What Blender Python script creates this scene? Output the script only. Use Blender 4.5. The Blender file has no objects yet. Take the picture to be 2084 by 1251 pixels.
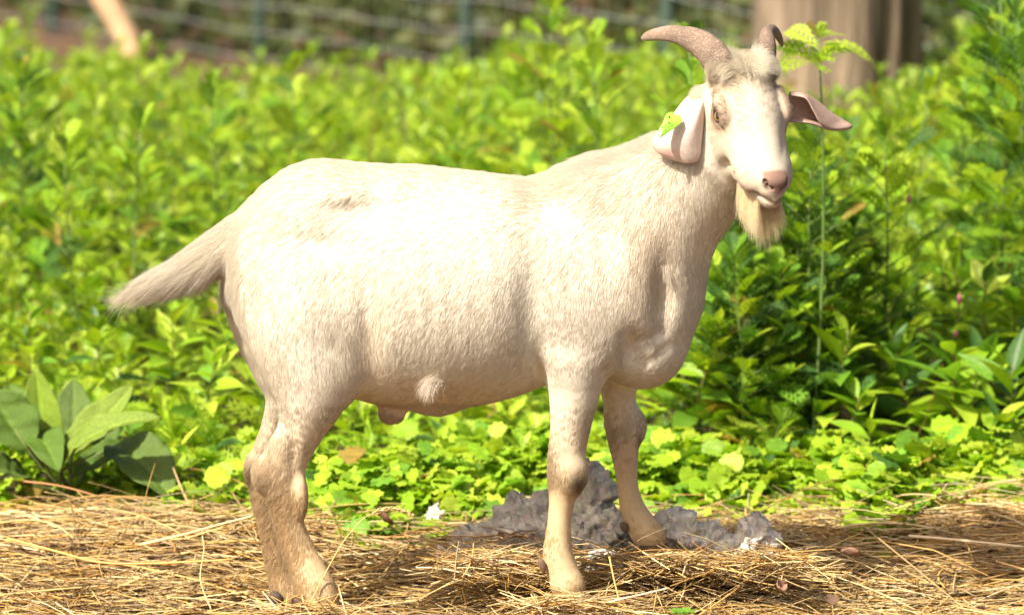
import bpy, math, random
import numpy as np
from mathutils import Vector, Matrix
from mathutils.bvhtree import BVHTree

random.seed(7)
RNG = np.random.default_rng(11)
scene = bpy.context.scene
COL = scene.collection

# ------------------------------------------------------------------ camera
CAM_H, CAM_D, PITCH, FOCAL = 1.63, 8.0, math.radians(8.5), 200.0
cam_data = bpy.data.cameras.new("camera")
cam = bpy.data.objects.new("camera", cam_data)
COL.objects.link(cam)
cam.location = (0, -CAM_D, CAM_H)
cam.rotation_euler = (math.radians(90) - PITCH, 0, 0)
cam_data.lens = FOCAL
cam_data.sensor_width = 36
cam_data.clip_end = 4000
cam_data.dof.use_dof = True
cam_data.dof.focus_distance = 8.0
cam_data.dof.aperture_fstop = 4.8
cam_data.dof.aperture_blades = 9
scene.camera = cam

# ------------------------------------------------------------------ sky, sun, exposure
SUN_TRAVEL = Vector((0.40, 0.40, -0.64)).normalized()
S = -SUN_TRAVEL
world = bpy.data.worlds.new("World")
scene.world = world
world.use_nodes = True
wn = world.node_tree.nodes
bg = wn.get("Background")
sky = wn.new("ShaderNodeTexSky")
sky.sky_type = 'NISHITA'
sky.sun_disc = False
sky.sun_elevation = math.asin(S.z)
sky.sun_rotation = math.atan2(S.x, S.y)
warm = wn.new("ShaderNodeMix"); warm.data_type = 'RGBA'; warm.blend_type = 'MULTIPLY'
warm.inputs[0].default_value = 1.0
warm.inputs[7].default_value = (1.0, 0.90, 0.76, 1)        # the camera's daylight white balance takes the blue off the sky light
world.node_tree.links.new(sky.outputs[0], warm.inputs[6])
world.node_tree.links.new(warm.outputs[2], bg.inputs[0])
bg.inputs[1].default_value = 0.12
sky.air_density = 0.7
sky.dust_density = 5.0
sky.ozone_density = 1.6
sun_data = bpy.data.lights.new("sun", 'SUN')
sun_data.energy = 5.0
sun_data.angle = math.radians(0.53)
sun_data.color = (1.0, 0.93, 0.80)
sun = bpy.data.objects.new("sun", sun_data)
COL.objects.link(sun)
sun.location = (-3, -3, 6)
sun.rotation_euler = SUN_TRAVEL.to_track_quat('-Z', 'Y').to_euler()
scene.view_settings.view_transform = 'Standard'
scene.view_settings.look = 'None'
scene.view_settings.exposure = 0.98
scene.view_settings.gamma = 1
scene.render.film_transparent = False
scene.cycles.use_denoising = True
scene.cycles.denoiser = 'OPENIMAGEDENOISE'
scene.cycles.denoising_input_passes = 'RGB_ALBEDO_NORMAL'
scene.cycles.denoising_prefilter = 'ACCURATE'
scene.cycles.max_bounces = 8
scene.cycles.diffuse_bounces = 4
scene.cycles.glossy_bounces = 2
scene.cycles.transmission_bounces = 4
scene.cycles.transparent_max_bounces = 6
scene.cycles.caustics_reflective = False
scene.cycles.caustics_refractive = False
scene.cycles.sample_clamp_indirect = 6

# ------------------------------------------------------------------ where a point seen in the photo stands at a given distance
FPX = 2084 * FOCAL / 36.0
CP, SP = math.cos(PITCH), math.sin(PITCH)
MPP = (CAM_D / CP) / FPX            # metres per photo pixel at the goat
def at(px, py, Y=0.0):
    u = (px - 1042.0) / FPX
    v = (625.5 - py) / FPX
    dx, dy, dz = u, CP + v * SP, -SP + v * CP
    t = (Y + CAM_D) / dy
    return np.array((dx * t, Y, CAM_H + dz * t))
def pix(P):
    P = np.asarray(P, dtype=np.float64)
    x, y, z = P[..., 0], P[..., 1] + CAM_D, P[..., 2] - CAM_H
    f = y * CP - z * SP
    up = y * SP + z * CP
    return 1042 + FPX * x / f, 625.5 - FPX * up / f

# ------------------------------------------------------------------ helpers
def link(name, data, parent=None):
    o = bpy.data.objects.new(name, data)
    COL.objects.link(o)
    if parent is not None:
        o.parent = parent
        o.matrix_parent_inverse = parent.matrix_world.inverted()
    return o
def empty(name, loc=(0, 0, 0)):
    o = bpy.data.objects.new(name, None)
    o.empty_display_size = 0.05
    COL.objects.link(o)
    o.location = loc
    bpy.context.view_layer.update()
    return o
def tag(o, label=None, cat=None, group=None, kind=None):
    for k, v in (("label", label), ("category", cat), ("group", group), ("kind", kind)):
        if v:
            o[k] = v
    return o
def mesh_np(name, V, quads=None, tris=None, col=None, mat=None, smooth=True):
    V = np.asarray(V, dtype=np.float32)
    me = bpy.data.meshes.new(name)
    me.vertices.add(len(V))
    me.vertices.foreach_set("co", V.ravel())
    parts, starts, tot = [], [], 0
    for F, k in ((quads, 4), (tris, 3)):
        if F is not None and len(F):
            F = np.asarray(F, dtype=np.int32)
            parts.append(F.ravel())
            starts.append(tot + np.arange(len(F), dtype=np.int32) * k)
            tot += len(F) * k
    loops = np.concatenate(parts)
    st = np.concatenate(starts)
    me.loops.add(tot)
    me.loops.foreach_set("vertex_index", loops)
    me.polygons.add(len(st))
    me.polygons.foreach_set("loop_start", st)
    if smooth:
        me.polygons.foreach_set("use_smooth", np.ones(len(st), dtype=bool))
    me.update(calc_edges=True)
    if col is not None:
        a = me.color_attributes.new("Col", 'FLOAT_COLOR', 'POINT')
        c4 = np.ones((len(V), 4), dtype=np.float32)
        c4[:, :3] = col
        a.data.foreach_set("color", c4.ravel())
    if mat is not None:
        me.materials.append(mat)
    me.validate()
    return me
class Bag:
    """collects coloured quads and triangles for one mesh"""
    def __init__(s):
        s.V, s.Q, s.T, s.C, s.n = [], [], [], [], 0
    def add(s, V, Q=None, T=None, C=(1, 1, 1)):
        V = np.asarray(V, dtype=np.float64)
        s.V.append(V)
        if Q is not None and len(Q): s.Q.append(np.asarray(Q) + s.n)
        if T is not None and len(T): s.T.append(np.asarray(T) + s.n)
        C = np.asarray(C, dtype=np.float64)
        s.C.append(np.broadcast_to(C, (len(V), 3)))
        s.n += len(V)
    def mesh(s, name, mat, smooth=True):
        return mesh_np(name, np.concatenate(s.V), np.concatenate(s.Q) if s.Q else None,
                       np.concatenate(s.T) if s.T else None, np.concatenate(s.C), mat, smooth)
def grid_quads(nu, nv, closed=False):
    q = []
    for i in range(nu - 1):
        for j in range(nv if closed else nv - 1):
            k = (j + 1) % nv
            q.append((i * nv + j, i * nv + k, (i + 1) * nv + k, (i + 1) * nv + j))
    return np.array(q, dtype=np.int64)
def catmull(P, n):
    """smooth resampling of rows of numbers, n points per span"""
    P = np.asarray(P, dtype=np.float64)
    Q = np.vstack([2 * P[0] - P[1], P, 2 * P[-1] - P[-2]])
    out = []
    for i in range(1, len(Q) - 2):
        for k in range(n):
            t = k / n
            a, b, c, d = Q[i - 1], Q[i], Q[i + 1], Q[i + 2]
            out.append(0.5 * (2 * b + (c - a) * t + (2 * a - 5 * b + 4 * c - d) * t * t + (3 * b - a - 3 * c + d) * t ** 3))
    out.append(P[-1])
    return np.array(out)
def tube(P, R, seg=8, flat=None, caps=True, ref=(0, 0, 1)):
    """tube along P with radii R (and, across, radii R*flat)"""
    P = np.asarray(P, float); R = np.asarray(R, float) * np.ones(len(P))
    T = np.gradient(P, axis=0)
    T /= np.linalg.norm(T, axis=1)[:, None] + 1e-12
    ref = np.array(ref, float)
    if abs(np.dot(T[0], ref)) > 0.9: ref = np.array((1.0, 0, 0))
    V = []
    a = np.linspace(0, 2 * np.pi, seg, endpoint=False)
    nrm = ref
    for i in range(len(P)):
        nrm = nrm - np.dot(nrm, T[i]) * T[i]
        nrm /= np.linalg.norm(nrm) + 1e-12
        b = np.cross(T[i], nrm)
        f = 1.0 if flat is None else (flat[i] if hasattr(flat, '__len__') else flat)
        V.append(P[i] + R[i] * (np.cos(a)[:, None] * nrm + f * np.sin(a)[:, None] * b))
    V = np.concatenate(V)
    Q = grid_quads(len(P), seg, True)
    Tn = None
    if caps:
        n0 = len(V)
        V = np.vstack([V, P[0], P[-1]])
        Tn = [(n0, (j + 1) % seg, j) for j in range(seg)]
        o = (len(P) - 1) * seg
        Tn += [(n0 + 1, o + j, o + (j + 1) % seg) for j in range(seg)]
    return V, Q, Tn

# ------------------------------------------------------------------ materials
def material(name, rough=0.6, spec=0.3):
    m = bpy.data.materials.new(name)
    m.use_nodes = True
    nt = m.node_tree
    p = nt.nodes.get("Principled BSDF")
    p.inputs["Roughness"].default_value = rough
    p.inputs["Specular IOR Level"].default_value = spec
    return m, nt, p
def nd(nt, kind, **kw):
    n = nt.nodes.new(kind)
    for k, v in kw.items():
        if k.startswith("i_"):
            n.inputs[k[2:].replace("_", " ")].default_value = v
        else:
            setattr(n, k, v)
    return n
def attr_col(nt):
    return nd(nt, "ShaderNodeVertexColor", layer_name="Col").outputs[0]
def mul_noise(nt, col, scale, lo, hi, detail=4.0, vec=None):
    """multiply a colour by noise between lo and hi"""
    tn = nd(nt, "ShaderNodeTexNoise")
    tn.inputs["Scale"].default_value = scale
    tn.inputs["Detail"].default_value = detail
    if vec is not None: nt.links.new(vec, tn.inputs["Vector"])
    mr = nd(nt, "ShaderNodeMapRange")
    mr.inputs[1].default_value, mr.inputs[2].default_value = 0.3, 0.7
    mr.inputs[3].default_value, mr.inputs[4].default_value = lo, hi
    nt.links.new(tn.outputs[0], mr.inputs[0])
    mx = nd(nt, "ShaderNodeMix", data_type='RGBA', blend_type='MULTIPLY')
    mx.inputs[0].default_value = 1.0
    if isinstance(col, tuple): mx.inputs[6].default_value = (*col, 1)
    else: nt.links.new(col, mx.inputs[6])
    nt.links.new(mr.outputs[0], mx.inputs[7])
    return mx.outputs[2]
def objvec(nt):
    return nd(nt, "ShaderNodeTexCoord").outputs["Object"]
def bump(nt, p, scale, strength, dist=0.002, detail=5.0, vec=None):
    tn = nd(nt, "ShaderNodeTexNoise")
    tn.inputs["Scale"].default_value = scale
    tn.inputs["Detail"].default_value = detail
    if vec is not None: nt.links.new(vec, tn.inputs["Vector"])
    b = nd(nt, "ShaderNodeBump")
    b.inputs["Strength"].default_value = strength
    b.inputs["Distance"].default_value = dist
    nt.links.new(tn.outputs[0], b.inputs["Height"])
    nt.links.new(b.outputs[0], p.inputs["Normal"])
    return tn
def leaf_material(name, rough=0.45, spec=0.35, trans=0.42, tint=(1.25, 1.2, 0.55)):
    m, nt, p = material(name, rough, spec)
    c = mul_noise(nt, attr_col(nt), 60.0, 0.75, 1.2, 3.0)
    nt.links.new(c, p.inputs["Base Color"])
    tr = nd(nt, "ShaderNodeBsdfTranslucent")
    mx = nd(nt, "ShaderNodeMix", data_type='RGBA', blend_type='MULTIPLY')
    mx.inputs[0].default_value = 1.0
    nt.links.new(c, mx.inputs[6])
    mx.inputs[7].default_value = (*tint, 1)
    nt.links.new(mx.outputs[2], tr.inputs[0])
    ms = nd(nt, "ShaderNodeMixShader")
    ms.inputs[0].default_value = trans
    nt.links.new(p.outputs[0], ms.inputs[1])
    nt.links.new(tr.outputs[0], ms.inputs[2])
    nt.links.new(ms.outputs[0], nt.nodes["Material Output"].inputs[0])
    return m
# ================================================================== THE GOAT
# head axes: n runs from poll to nose along the face, r to the goat's left, u out of the face
YAW, PHI = math.radians(26), math.radians(55)
HF = np.array((math.sin(YAW), -math.cos(YAW), 0.0))
HN = HF * math.cos(PHI) + np.array((0, 0, -math.sin(PHI)))
HU = HF * math.sin(PHI) + np.array((0, 0, math.cos(PHI)))
HR = np.array((math.cos(YAW), math.sin(YAW), 0.0))
HO = at(1533, 234, -0.10)
HM = np.array((HN, HR, HU))           # world -> head rows
def hd(a, b, c):
    return HO + a * HN + b * HR + c * HU

class Field:
    """a solid described by blended shapes on a regular grid; only the part of the grid near each shape is touched"""
    def __init__(s, lo, hi, h):
        s.h = h
        s.lo = np.array(lo, float)
        s.n = np.ceil((np.array(hi) - s.lo) / h).astype(int) + 1
        s.f = np.full(tuple(s.n), 0.2, dtype=np.float32)
    def box(s, lo, hi):
        i0 = np.maximum(np.floor((np.array(lo) - s.lo) / s.h).astype(int), 0)
        i1 = np.minimum(np.ceil((np.array(hi) - s.lo) / s.h).astype(int) + 1, s.n)
        if np.any(i1 <= i0): return None
        sl = tuple(slice(a, b) for a, b in zip(i0, i1))
        ax = [s.lo[k] + s.h * np.arange(i0[k], i1[k]) for k in range(3)]
        X, Y, Z = np.meshgrid(*ax, indexing='ij', sparse=True)
        return sl, X, Y, Z
    def union(s, sl, d, k):
        f = s.f[sl]
        hh = np.clip(0.5 + 0.5 * (f - d) / k, 0, 1)
        s.f[sl] = (f * (1 - hh) + d * hh - k * hh * (1 - hh)).astype(np.float32)
    def carve(s, sl, d, k):
        f = s.f[sl]
        hh = np.clip(0.5 - 0.5 * (f + d) / k, 0, 1)
        s.f[sl] = (f * (1 - hh) - d * hh + k * hh * (1 - hh)).astype(np.float32)
    def ell(s, c, r, k, M=None, carve=False):
        """ellipsoid; M rows are its axes"""
        c = np.asarray(c); r = np.asarray(r, float)
        rm = r.max() + k + 0.02
        b = s.box(c - rm, c + rm)
        if b is None: return
        sl, X, Y, Z = b
        v = [X - c[0], Y - c[1], Z - c[2]]
        if M is not None:
            v = [M[i][0] * v[0] + M[i][1] * v[1] + M[i][2] * v[2] for i in range(3)]
        q = np.sqrt((v[0] / r[0]) ** 2 + (v[1] / r[1]) ** 2 + (v[2] / r[2]) ** 2) + 1e-6
        L = np.sqrt(v[0] ** 2 + v[1] ** 2 + v[2] ** 2)
        d = L * (1 - 1 / q)
        d = np.where(L < 1e-5, -r.min(), d)
        (s.carve if carve else s.union)(sl, d, k)
    def chain(s, C, RA, RB, k, side=(0, 1, 0), ks=None):
        """limb along points C with radius RA, and RB along the side direction"""
        C = np.asarray(C, float); RA = np.asarray(RA, float); RB = np.asarray(RB, float)
        side = np.asarray(side, float)
        rm = max(RA.max(), RB.max()) + k + 0.02
        b = s.box(C.min(0) - rm, C.max(0) + rm)
        if b is None: return
        sl, X, Y, Z = b
        best = None
        if ks is None: ks = .28 * float(np.minimum(RA, RB).mean())
        for i in range(len(C) - 1):
            A, D = C[i], C[i + 1] - C[i]
            px, py, pz = X - A[0], Y - A[1], Z - A[2]
            t = np.clip((px * D[0] + py * D[1] + pz * D[2]) / (D @ D), 0, 1)
            vx, vy, vz = px - t * D[0], py - t * D[1], pz - t * D[2]
            ra = RA[i] + t * (RA[i + 1] - RA[i]); rb = RB[i] + t * (RB[i + 1] - RB[i])
            sd = vx * side[0] + vy * side[1] + vz * side[2]
            L2 = vx * vx + vy * vy + vz * vz
            q = np.sqrt(np.maximum(L2 - sd * sd, 0) / ra ** 2 + sd * sd / rb ** 2) + 1e-5
            d = np.sqrt(L2) * (1 - 1 / q)
            d = np.where(L2 < 1e-9, -np.minimum(ra, rb), d)
            if best is None: best = d
            else:
                hh = np.maximum(ks - np.abs(best - d), 0) / ks
                best = np.minimum(best, d) - hh * hh * ks * .25
        s.union(sl, best + ks * .3, k)
    def push(s, c, r, amp, M=None):
        """gentle dent (amp > 0) or swelling (amp < 0)"""
        c = np.asarray(c); r = np.asarray(r, float)
        b = s.box(c - 2.4 * r.max(), c + 2.4 * r.max())
        if b is None: return
        sl, X, Y, Z = b
        v = [X - c[0], Y - c[1], Z - c[2]]
        if M is not None:
            v = [M[i][0] * v[0] + M[i][1] * v[1] + M[i][2] * v[2] for i in range(3)]
        s.f[sl] += (amp * np.exp(-((v[0] / r[0]) ** 2 + (v[1] / r[1]) ** 2 + (v[2] / r[2]) ** 2))).astype(np.float32)
    def groove(s, C, r, amp):
        C = np.asarray(C, float)
        b = s.box(C.min(0) - 3 * r, C.max(0) + 3 * r)
        if b is None: return
        sl, X, Y, Z = b
        best = None
        for i in range(len(C) - 1):
            A, D = C[i], C[i + 1] - C[i]
            px, py, pz = X - A[0], Y - A[1], Z - A[2]
            t = np.clip((px * D[0] + py * D[1] + pz * D[2]) / (D @ D), 0, 1)
            d2 = (px - t * D[0]) ** 2 + (py - t * D[1]) ** 2 + (pz - t * D[2]) ** 2
            best = d2 if best is None else np.minimum(best, d2)
        s.f[sl] += (amp * np.exp(-best / r ** 2)).astype(np.float32)
    def surface(s):
        """surface nets: one vertex per crossed cell, one quad per crossed edge"""
        f = s.f
        ins = f < 0
        nx, ny, nz = f.shape
        cnt = np.zeros((nx - 1, ny - 1, nz - 1), dtype=np.int8)
        for i in (0, 1):
            for j in (0, 1):
                for k in (0, 1):
                    cnt += ins[i:nx - 1 + i, j:ny - 1 + j, k:nz - 1 + k]
        act = (cnt > 0) & (cnt < 8)
        I, J, K = np.nonzero(act)
        idx = np.full(act.shape, -1, dtype=np.int32)
        idx[I, J, K] = np.arange(len(I))
        acc = np.zeros((len(I), 3)); w = np.zeros(len(I))
        cor = [(0, 0, 0), (1, 0, 0), (0, 1, 0), (1, 1, 0), (0, 0, 1), (1, 0, 1), (0, 1, 1), (1, 1, 1)]
        val = [f[I + a, J + b, K + c].astype(np.float64) for a, b, c in cor]
        for a in range(8):
            for b in range(a + 1, 8):
                da = np.array(cor[b]) - np.array(cor[a])
                if np.abs(da).sum() != 1: continue
                m = (val[a] < 0) != (val[b] < 0)
                t = np.where(m, val[a] / (val[a] - val[b] + 1e-20), 0)
                acc += np.where(m[:, None], np.array(cor[a]) + t[:, None] * da, 0)
                w += m
        V = s.lo + s.h * (np.stack([I, J, K], 1) + acc / w[:, None])
        quads = []
        for ax in range(3):
            o = [1 if k == ax else 0 for k in range(3)]
            A = ins[:nx - o[0], :ny - o[1], :nz - o[2]]
            B = ins[o[0]:, o[1]:, o[2]:]
            e = A != B
            b, c = [(1, 2), (2, 0), (0, 1)][ax]
            i3 = np.array(np.nonzero(e))
            ok = (i3[b] > 0) & (i3[c] > 0)
            for kk in range(3):
                ok &= i3[kk] < act.shape[kk]
            i3 = i3[:, ok]
            fl = A[tuple(i3)]
            def cell(db, dc):
                q = i3.copy(); q[b] -= db; q[c] -= dc
                return idx[tuple(q)]
            q = np.stack([cell(1, 1), cell(0, 1), cell(0, 0), cell(1, 0)], 1)
            q[~fl] = q[~fl][:, ::-1]
            quads.append(q)
        Q = np.concatenate(quads)
        return V, Q[(Q >= 0).all(1)]

def smooth_mesh(V, Q, it, lam=0.5, mask=None):
    E = np.concatenate([Q[:, [0, 1]], Q[:, [1, 2]], Q[:, [2, 3]], Q[:, [3, 0]]])
    n = len(V)
    deg = np.bincount(E[:, 0], minlength=n) + np.bincount(E[:, 1], minlength=n)
    for k in range(it):
        for l in (lam, -lam * 1.04):
            s_ = np.stack([np.bincount(E[:, 0], V[E[:, 1], j], n) + np.bincount(E[:, 1], V[E[:, 0], j], n) for j in range(3)], 1)
            dv = s_ / np.maximum(deg, 1)[:, None] - V
            if mask is not None: dv = dv * mask[:, None]
            V = V + l * dv
    return V

def px_chain(nodes, n=3):
    """nodes: (px, py, Y, radius in px, side radius in metres)"""
    N = catmull(np.array(nodes, float), n)
    return np.array([at(*q[:3]) for q in N]), N[:, 3] * MPP, N[:, 4]

NEAR_HIND = [(632, 735, -.075, 98, .050), (634, 800, -.080, 73, .042), (614, 870, -.078, 47, .030), (587, 922, -.076, 45, .023),
             (572, 966, -.075, 45, .020), (582, 1020, -.074, 32, .018), (593, 1075, -.074, 28, .0165), (613, 1130, -.076, 32, .018), (636, 1182, -.080, 39, .022), (650, 1222, -.084, 42, .025)]
FAR_HIND = [(590, 720, .055, 85, .05), (578, 800, .065, 39, .036), (562, 860, .070, 28, .026), (543, 915, .072, 27, .021),
            (534, 955, .072, 27, .019), (536, 1005, .072, 24, .017), (549, 1065, .072, 21, .016), (563, 1125, .070, 24, .017), (577, 1175, .068, 30, .020), (585, 1200, .064, 32, .021), (598, 1228, .058, 33, .022)]
NEAR_FORE = [(1168, 735, -.075, 68, .042), (1168, 800, -.074, 52, .034), (1160, 870, -.073, 40, .027), (1153, 930, -.073, 37, .024),
             (1149, 975, -.073, 33, .023), (1142, 1028, -.073, 25, .017), (1137, 1080, -.073, 25, .017), (1136, 1132, -.074, 31, .020), (1150, 1175, -.076, 32, .022), (1158, 1195, -.077, 35, .024)]
FAR_FORE = [(1255, 730, .040, 60, .045), (1259, 800, .052, 35, .034), (1266, 860, .055, 36, .027), (1272, 925, .056, 28, .024),
            (1277, 985, .056, 22, .018), (1288, 1035, .055, 26, .018), (1308, 1072, .052, 31, .021), (1325, 1095, .050, 33, .023)]

EYE_M = {}
for s_ in (-1, 1):
    ax_o = s_ * .86 * HR + .51 * HU
    EYE_M[s_] = np.array((HN * .97 - .24 * np.cross(ax_o, HN) * s_ * -1, ax_o, np.cross(ax_o, HN)))
    EYE_M[s_][0] /= np.linalg.norm(EYE_M[s_][0]); EYE_M[s_][2] = np.cross(EYE_M[s_][1], EYE_M[s_][0])
def sculpt(F):
    # trunk
    C, A, B = px_chain([(655, 515, 0, 162, .098), (720, 560, 0, 220, .125), (830, 585, 0, 238, .142), (930, 589, 0, 230, .145), (1020, 582, 0, 212, .138),
                        (1110, 570, 0, 186, .120), (1205, 555, 0, 194, .102), (1280, 560, 0, 160, .088)])
    F.chain(C, A, B, .03)
    # rump and thighs
    F.ell(at(640, 490, 0), (.082, .085, .104), .04)
    for sgn, dx in ((-1, 0), (1, -14)):
        C, A, B = px_chain([(585 + dx, 540, sgn * .045, 118, .055), (600 + dx, 640, sgn * .065, 118, .060), (632 + dx, 735, sgn * .075, 98, .050)])
        F.chain(C, A, B, .035)
        F.ell(at(688 + dx, 742, sgn * .082), (.035, .028, .050), .03)          # stifle
    # chest and shoulders
    F.ell(at(1306, 640, -.005), (.070, .085, .096), .04)
    F.ell(at(1312, 720, -.01), (.048, .060, .042), .03)
    for sgn in (-1, 1):
        C, A, B = px_chain([(1215, 430, sgn * .040, 85, .038), (1245, 530, sgn * .058, 105, .042), (1215, 640, sgn * .070, 95, .044), (1168, 730, sgn * .075 if sgn < 0 else .05, 68, .042)])
        F.chain(C, A, B, .035)
    F.ell(at(1122, 722, -.085), (.022, .026, .032), .018)                       # elbow
    # neck
    C, A, B = px_chain([(1225, 505, 0, 172, .085), (1306, 450, -.008, 146, .074), (1382, 392, -.020, 122, .062), (1434, 334, -.038, 100, .054), (1466, 272, -.050, 78, .046)])
    F.chain(C, A, B, .035)
    # legs
    for leg, k in ((NEAR_HIND, .016), (FAR_HIND, .014), (NEAR_FORE, .016), (FAR_FORE, .014)):
        C, A, B = px_chain(leg)
        F.chain(C, A, B, k)
    # hocks, knees, fetlocks, tendons
    for c, r in ((at(533, 962, -.075), (.011, .014, .020)), (at(515, 950, .072), (.009, .012, .018)),
                 (at(1162, 965, -.078), (.024, .020, .028)), (at(1284, 868, .05), (.022, .018, .026)),
                 (at(612, 1010, -.082), (.010, .012, .030))):
        F.ell(c, r, .014)
    # tail
    C, A, B = px_chain([(570, 445, 0, 66, .050), (505, 482, 0, 54, .034), (440, 520, 0, 45, .023), (385, 549, 0, 33, .018), (330, 572, 0, 24, .013), (284, 592, 0, 11, .008)])
    F.chain(C, A, B, .02)
    # belly: sheath and scrotum
    F.ell(at(890, 800, -.01), (.030, .020, .026), .03)
    F.ell(at(798, 836, -.005), (.020, .018, .018), .012)
    # hollows and swells of the near side
    F.push(at(722, 436, -.10), (.045, .05, .022), .009)
    F.push(at(650, 495, -.09), (.055, .05, .022), .010)
    F.push(at(800, 425, -.12), (.065, .05, .018), .011)
    F.push(at(690, 395, -.08), (.045, .05, .020), -.009)
    F.push(at(590, 420, -.07), (.040, .05, .025), -.006)
    F.push(at(700, 560, -.12), (.035, .05, .060), .008)
    F.push(at(752, 650, -.13), (.020, .05, .085), .013)
    F.push(at(640, 640, -.12), (.040, .05, .070), -.006)
    F.push(at(520, 640, -.08), (.020, .06, .060), .010)
    F.push(at(1080, 620, -.12), (.028, .06, .080), .014)
    F.push(at(1105, 755, -.09), (.012, .04, .025), .010)
    F.push(at(1345, 600, -.08), (.018, .05, .055), .015)
    F.push(at(1150, 420, -.10), (.050, .06, .030), .009)
    F.push(at(1235, 470, -.10), (.020, .06, .070), .006)
    F.push(at(1282, 700, -.08), (.018, .04, .030), .014)
    for rx in range(5):
        F.push(at(830 + 48 * rx, 560 + 8 * rx, -.14), (.010, .05, .090), .0009)
    F.groove([at(1238, 760, -.10), at(1262, 735, -.10), at(1310, 690, -.09), at(1340, 678, -.08)], .010, .004)
    F.groove([at(1240, 775, -.09), at(1290, 758, -.085), at(1360, 700, -.07)], .008, .0025)
    F.push(at(596, 905, -.09), (.008, .03, .045), .005)                          # groove before the tendon
    F.push(at(1190, 620, -.12), (.050, .05, .060), -.005)
    # ------------------------------------------------ head
    E = lambda a, b, c, r, k, carve=False: F.ell(hd(a, b, c), r, k, HM, carve)
    E(-.046, 0, -.020, (.050, .047, .046), .03)
    E(-.026, 0, .001, (.048, .040, .022), .02)
    E(.000, 0, -.014, (.042, .052, .032), .02)
    E(-.066, 0, .004, (.026, .036, .018), .028)
    nodes = [(.005, 0, -.016, .036, .048), (.035, 0, -.018, .034, .046), (.062, 0, -.017, .0305, .0415), (.083, 0, -.014, .0280, .0365), (.098, 0, -.011, .0225, .0285), (.107, 0, -.008, .014, .019)]
    N = catmull(nodes, 3)
    F.chain([hd(*q[:3]) for q in N], N[:, 3], N[:, 4], .015, HR)
    N = catmull([(-.020, 0, -.060, .030, .036), (.030, 0, -.060, .027, .033), (.070, 0, -.046, .021, .0265), (.100, 0, -.034, .0165, .0205), (.119, 0, -.022, .0130, .0165), (.125, 0, -.018, .011, .014)], 3)
    F.chain([hd(*q[:3]) for q in N], N[:, 3], N[:, 4], .012, HR)
    E(.020, 0, .010, (.055, .020, .011), .018)                                   # nose bridge
    E(.1055, 0, .0035, (.0130, .0200, .0105), .006)                                # nose pad
    E(.115, 0, -.0055, (.0110, .0175, .0090), .006)                               # lip under the nose
    for s in (-1, 1):
        E(-.004, s * .040, -.046, (.042, .014, .034), .02)                       # cheek
        E(-.016, s * .048, .004, (.022, .010, .0095), .012)                      # brow
        E(.080, s * .0285, -.019, (.027, .0125, .0145), .012)                      # upper lip
        E(-.002, s * .0495, -.003, (.0165, .0095, .0135), .010)                   # lids
        E(-.070, s * .034, .004, (.017, .015, .017), .015)                       # horn base
        E(-.045, s * .054, -.035, (.022, .016, .018), .015)                      # ear base
        F.push(hd(.045, s * .038, -.018), (.030, .012, .010), .001, HM)          # tear groove
        # eye opening, turned out and a little forward
        F.ell(hd(-.0020, s * .0590, -.0005), (.0122, .0125, .0058), .0016, EYE_M[s], True)
        E(.0130, s * .0545, -.0045, (.0075, .0080, .0014), .0015, True)
        # nostrils
        E(.1155, s * .0105, .0030, (.0065, .0060, .0024), .0015, True)
        E(.1105, s * .0175, .0065, (.0060, .0040, .0036), .0018, True)
        # mouth
        F.groove([hd(.140, 0, -.0125), hd(.129, s * .010, -.0130), hd(.111, s * .021, -.0195), hd(.098, s * .0315, -.0240)], .0030, .0055)
        F.groove([hd(.098, s * .0315, -.0240), hd(.088, s * .0365, -.0258), hd(.078, s * .0400, -.0245)], .0030, .0032)
    F.groove([hd(.120, 0, .000), hd(.127, 0, -.012)], .0018, .0022)              # philtrum

HEAD_CUT = at(1415, 325, -.04)
HEAD_DIR = np.array((.63, -.12, .77)); HEAD_DIR /= np.linalg.norm(HEAD_DIR)
def head_side(V):
    return (V - HEAD_CUT) @ HEAD_DIR
FB = Field((-.62, -.22, -.06), (.45, .20, .80), .0032)
sculpt(FB)
V1, Q1 = FB.surface()
del FB
hc = hd(.02, 0, -.03)
FH = Field(hc - np.array((.16, .14, .16)), hc + np.array((.10, .14, .13)), .0014)
sculpt(FH)
V2, Q2 = FH.surface()
del FH
V1 = smooth_mesh(V1, Q1, 14, .6)
V2 = smooth_mesh(V2, Q2, 6)
Q1 = Q1[(head_side(V1)[Q1] < .003).all(1)]
lo, hi = V2.min(0) + .004, V2.max(0) - .004
Q2 = Q2[(head_side(V2)[Q2] > -.001).all(1)]
def compact(V, Q):
    u, inv = np.unique(Q, return_inverse=True)
    return V[u], inv.reshape(Q.shape)
V1, Q1 = compact(V1, Q1)
V2, Q2 = compact(V2, Q2)

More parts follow.
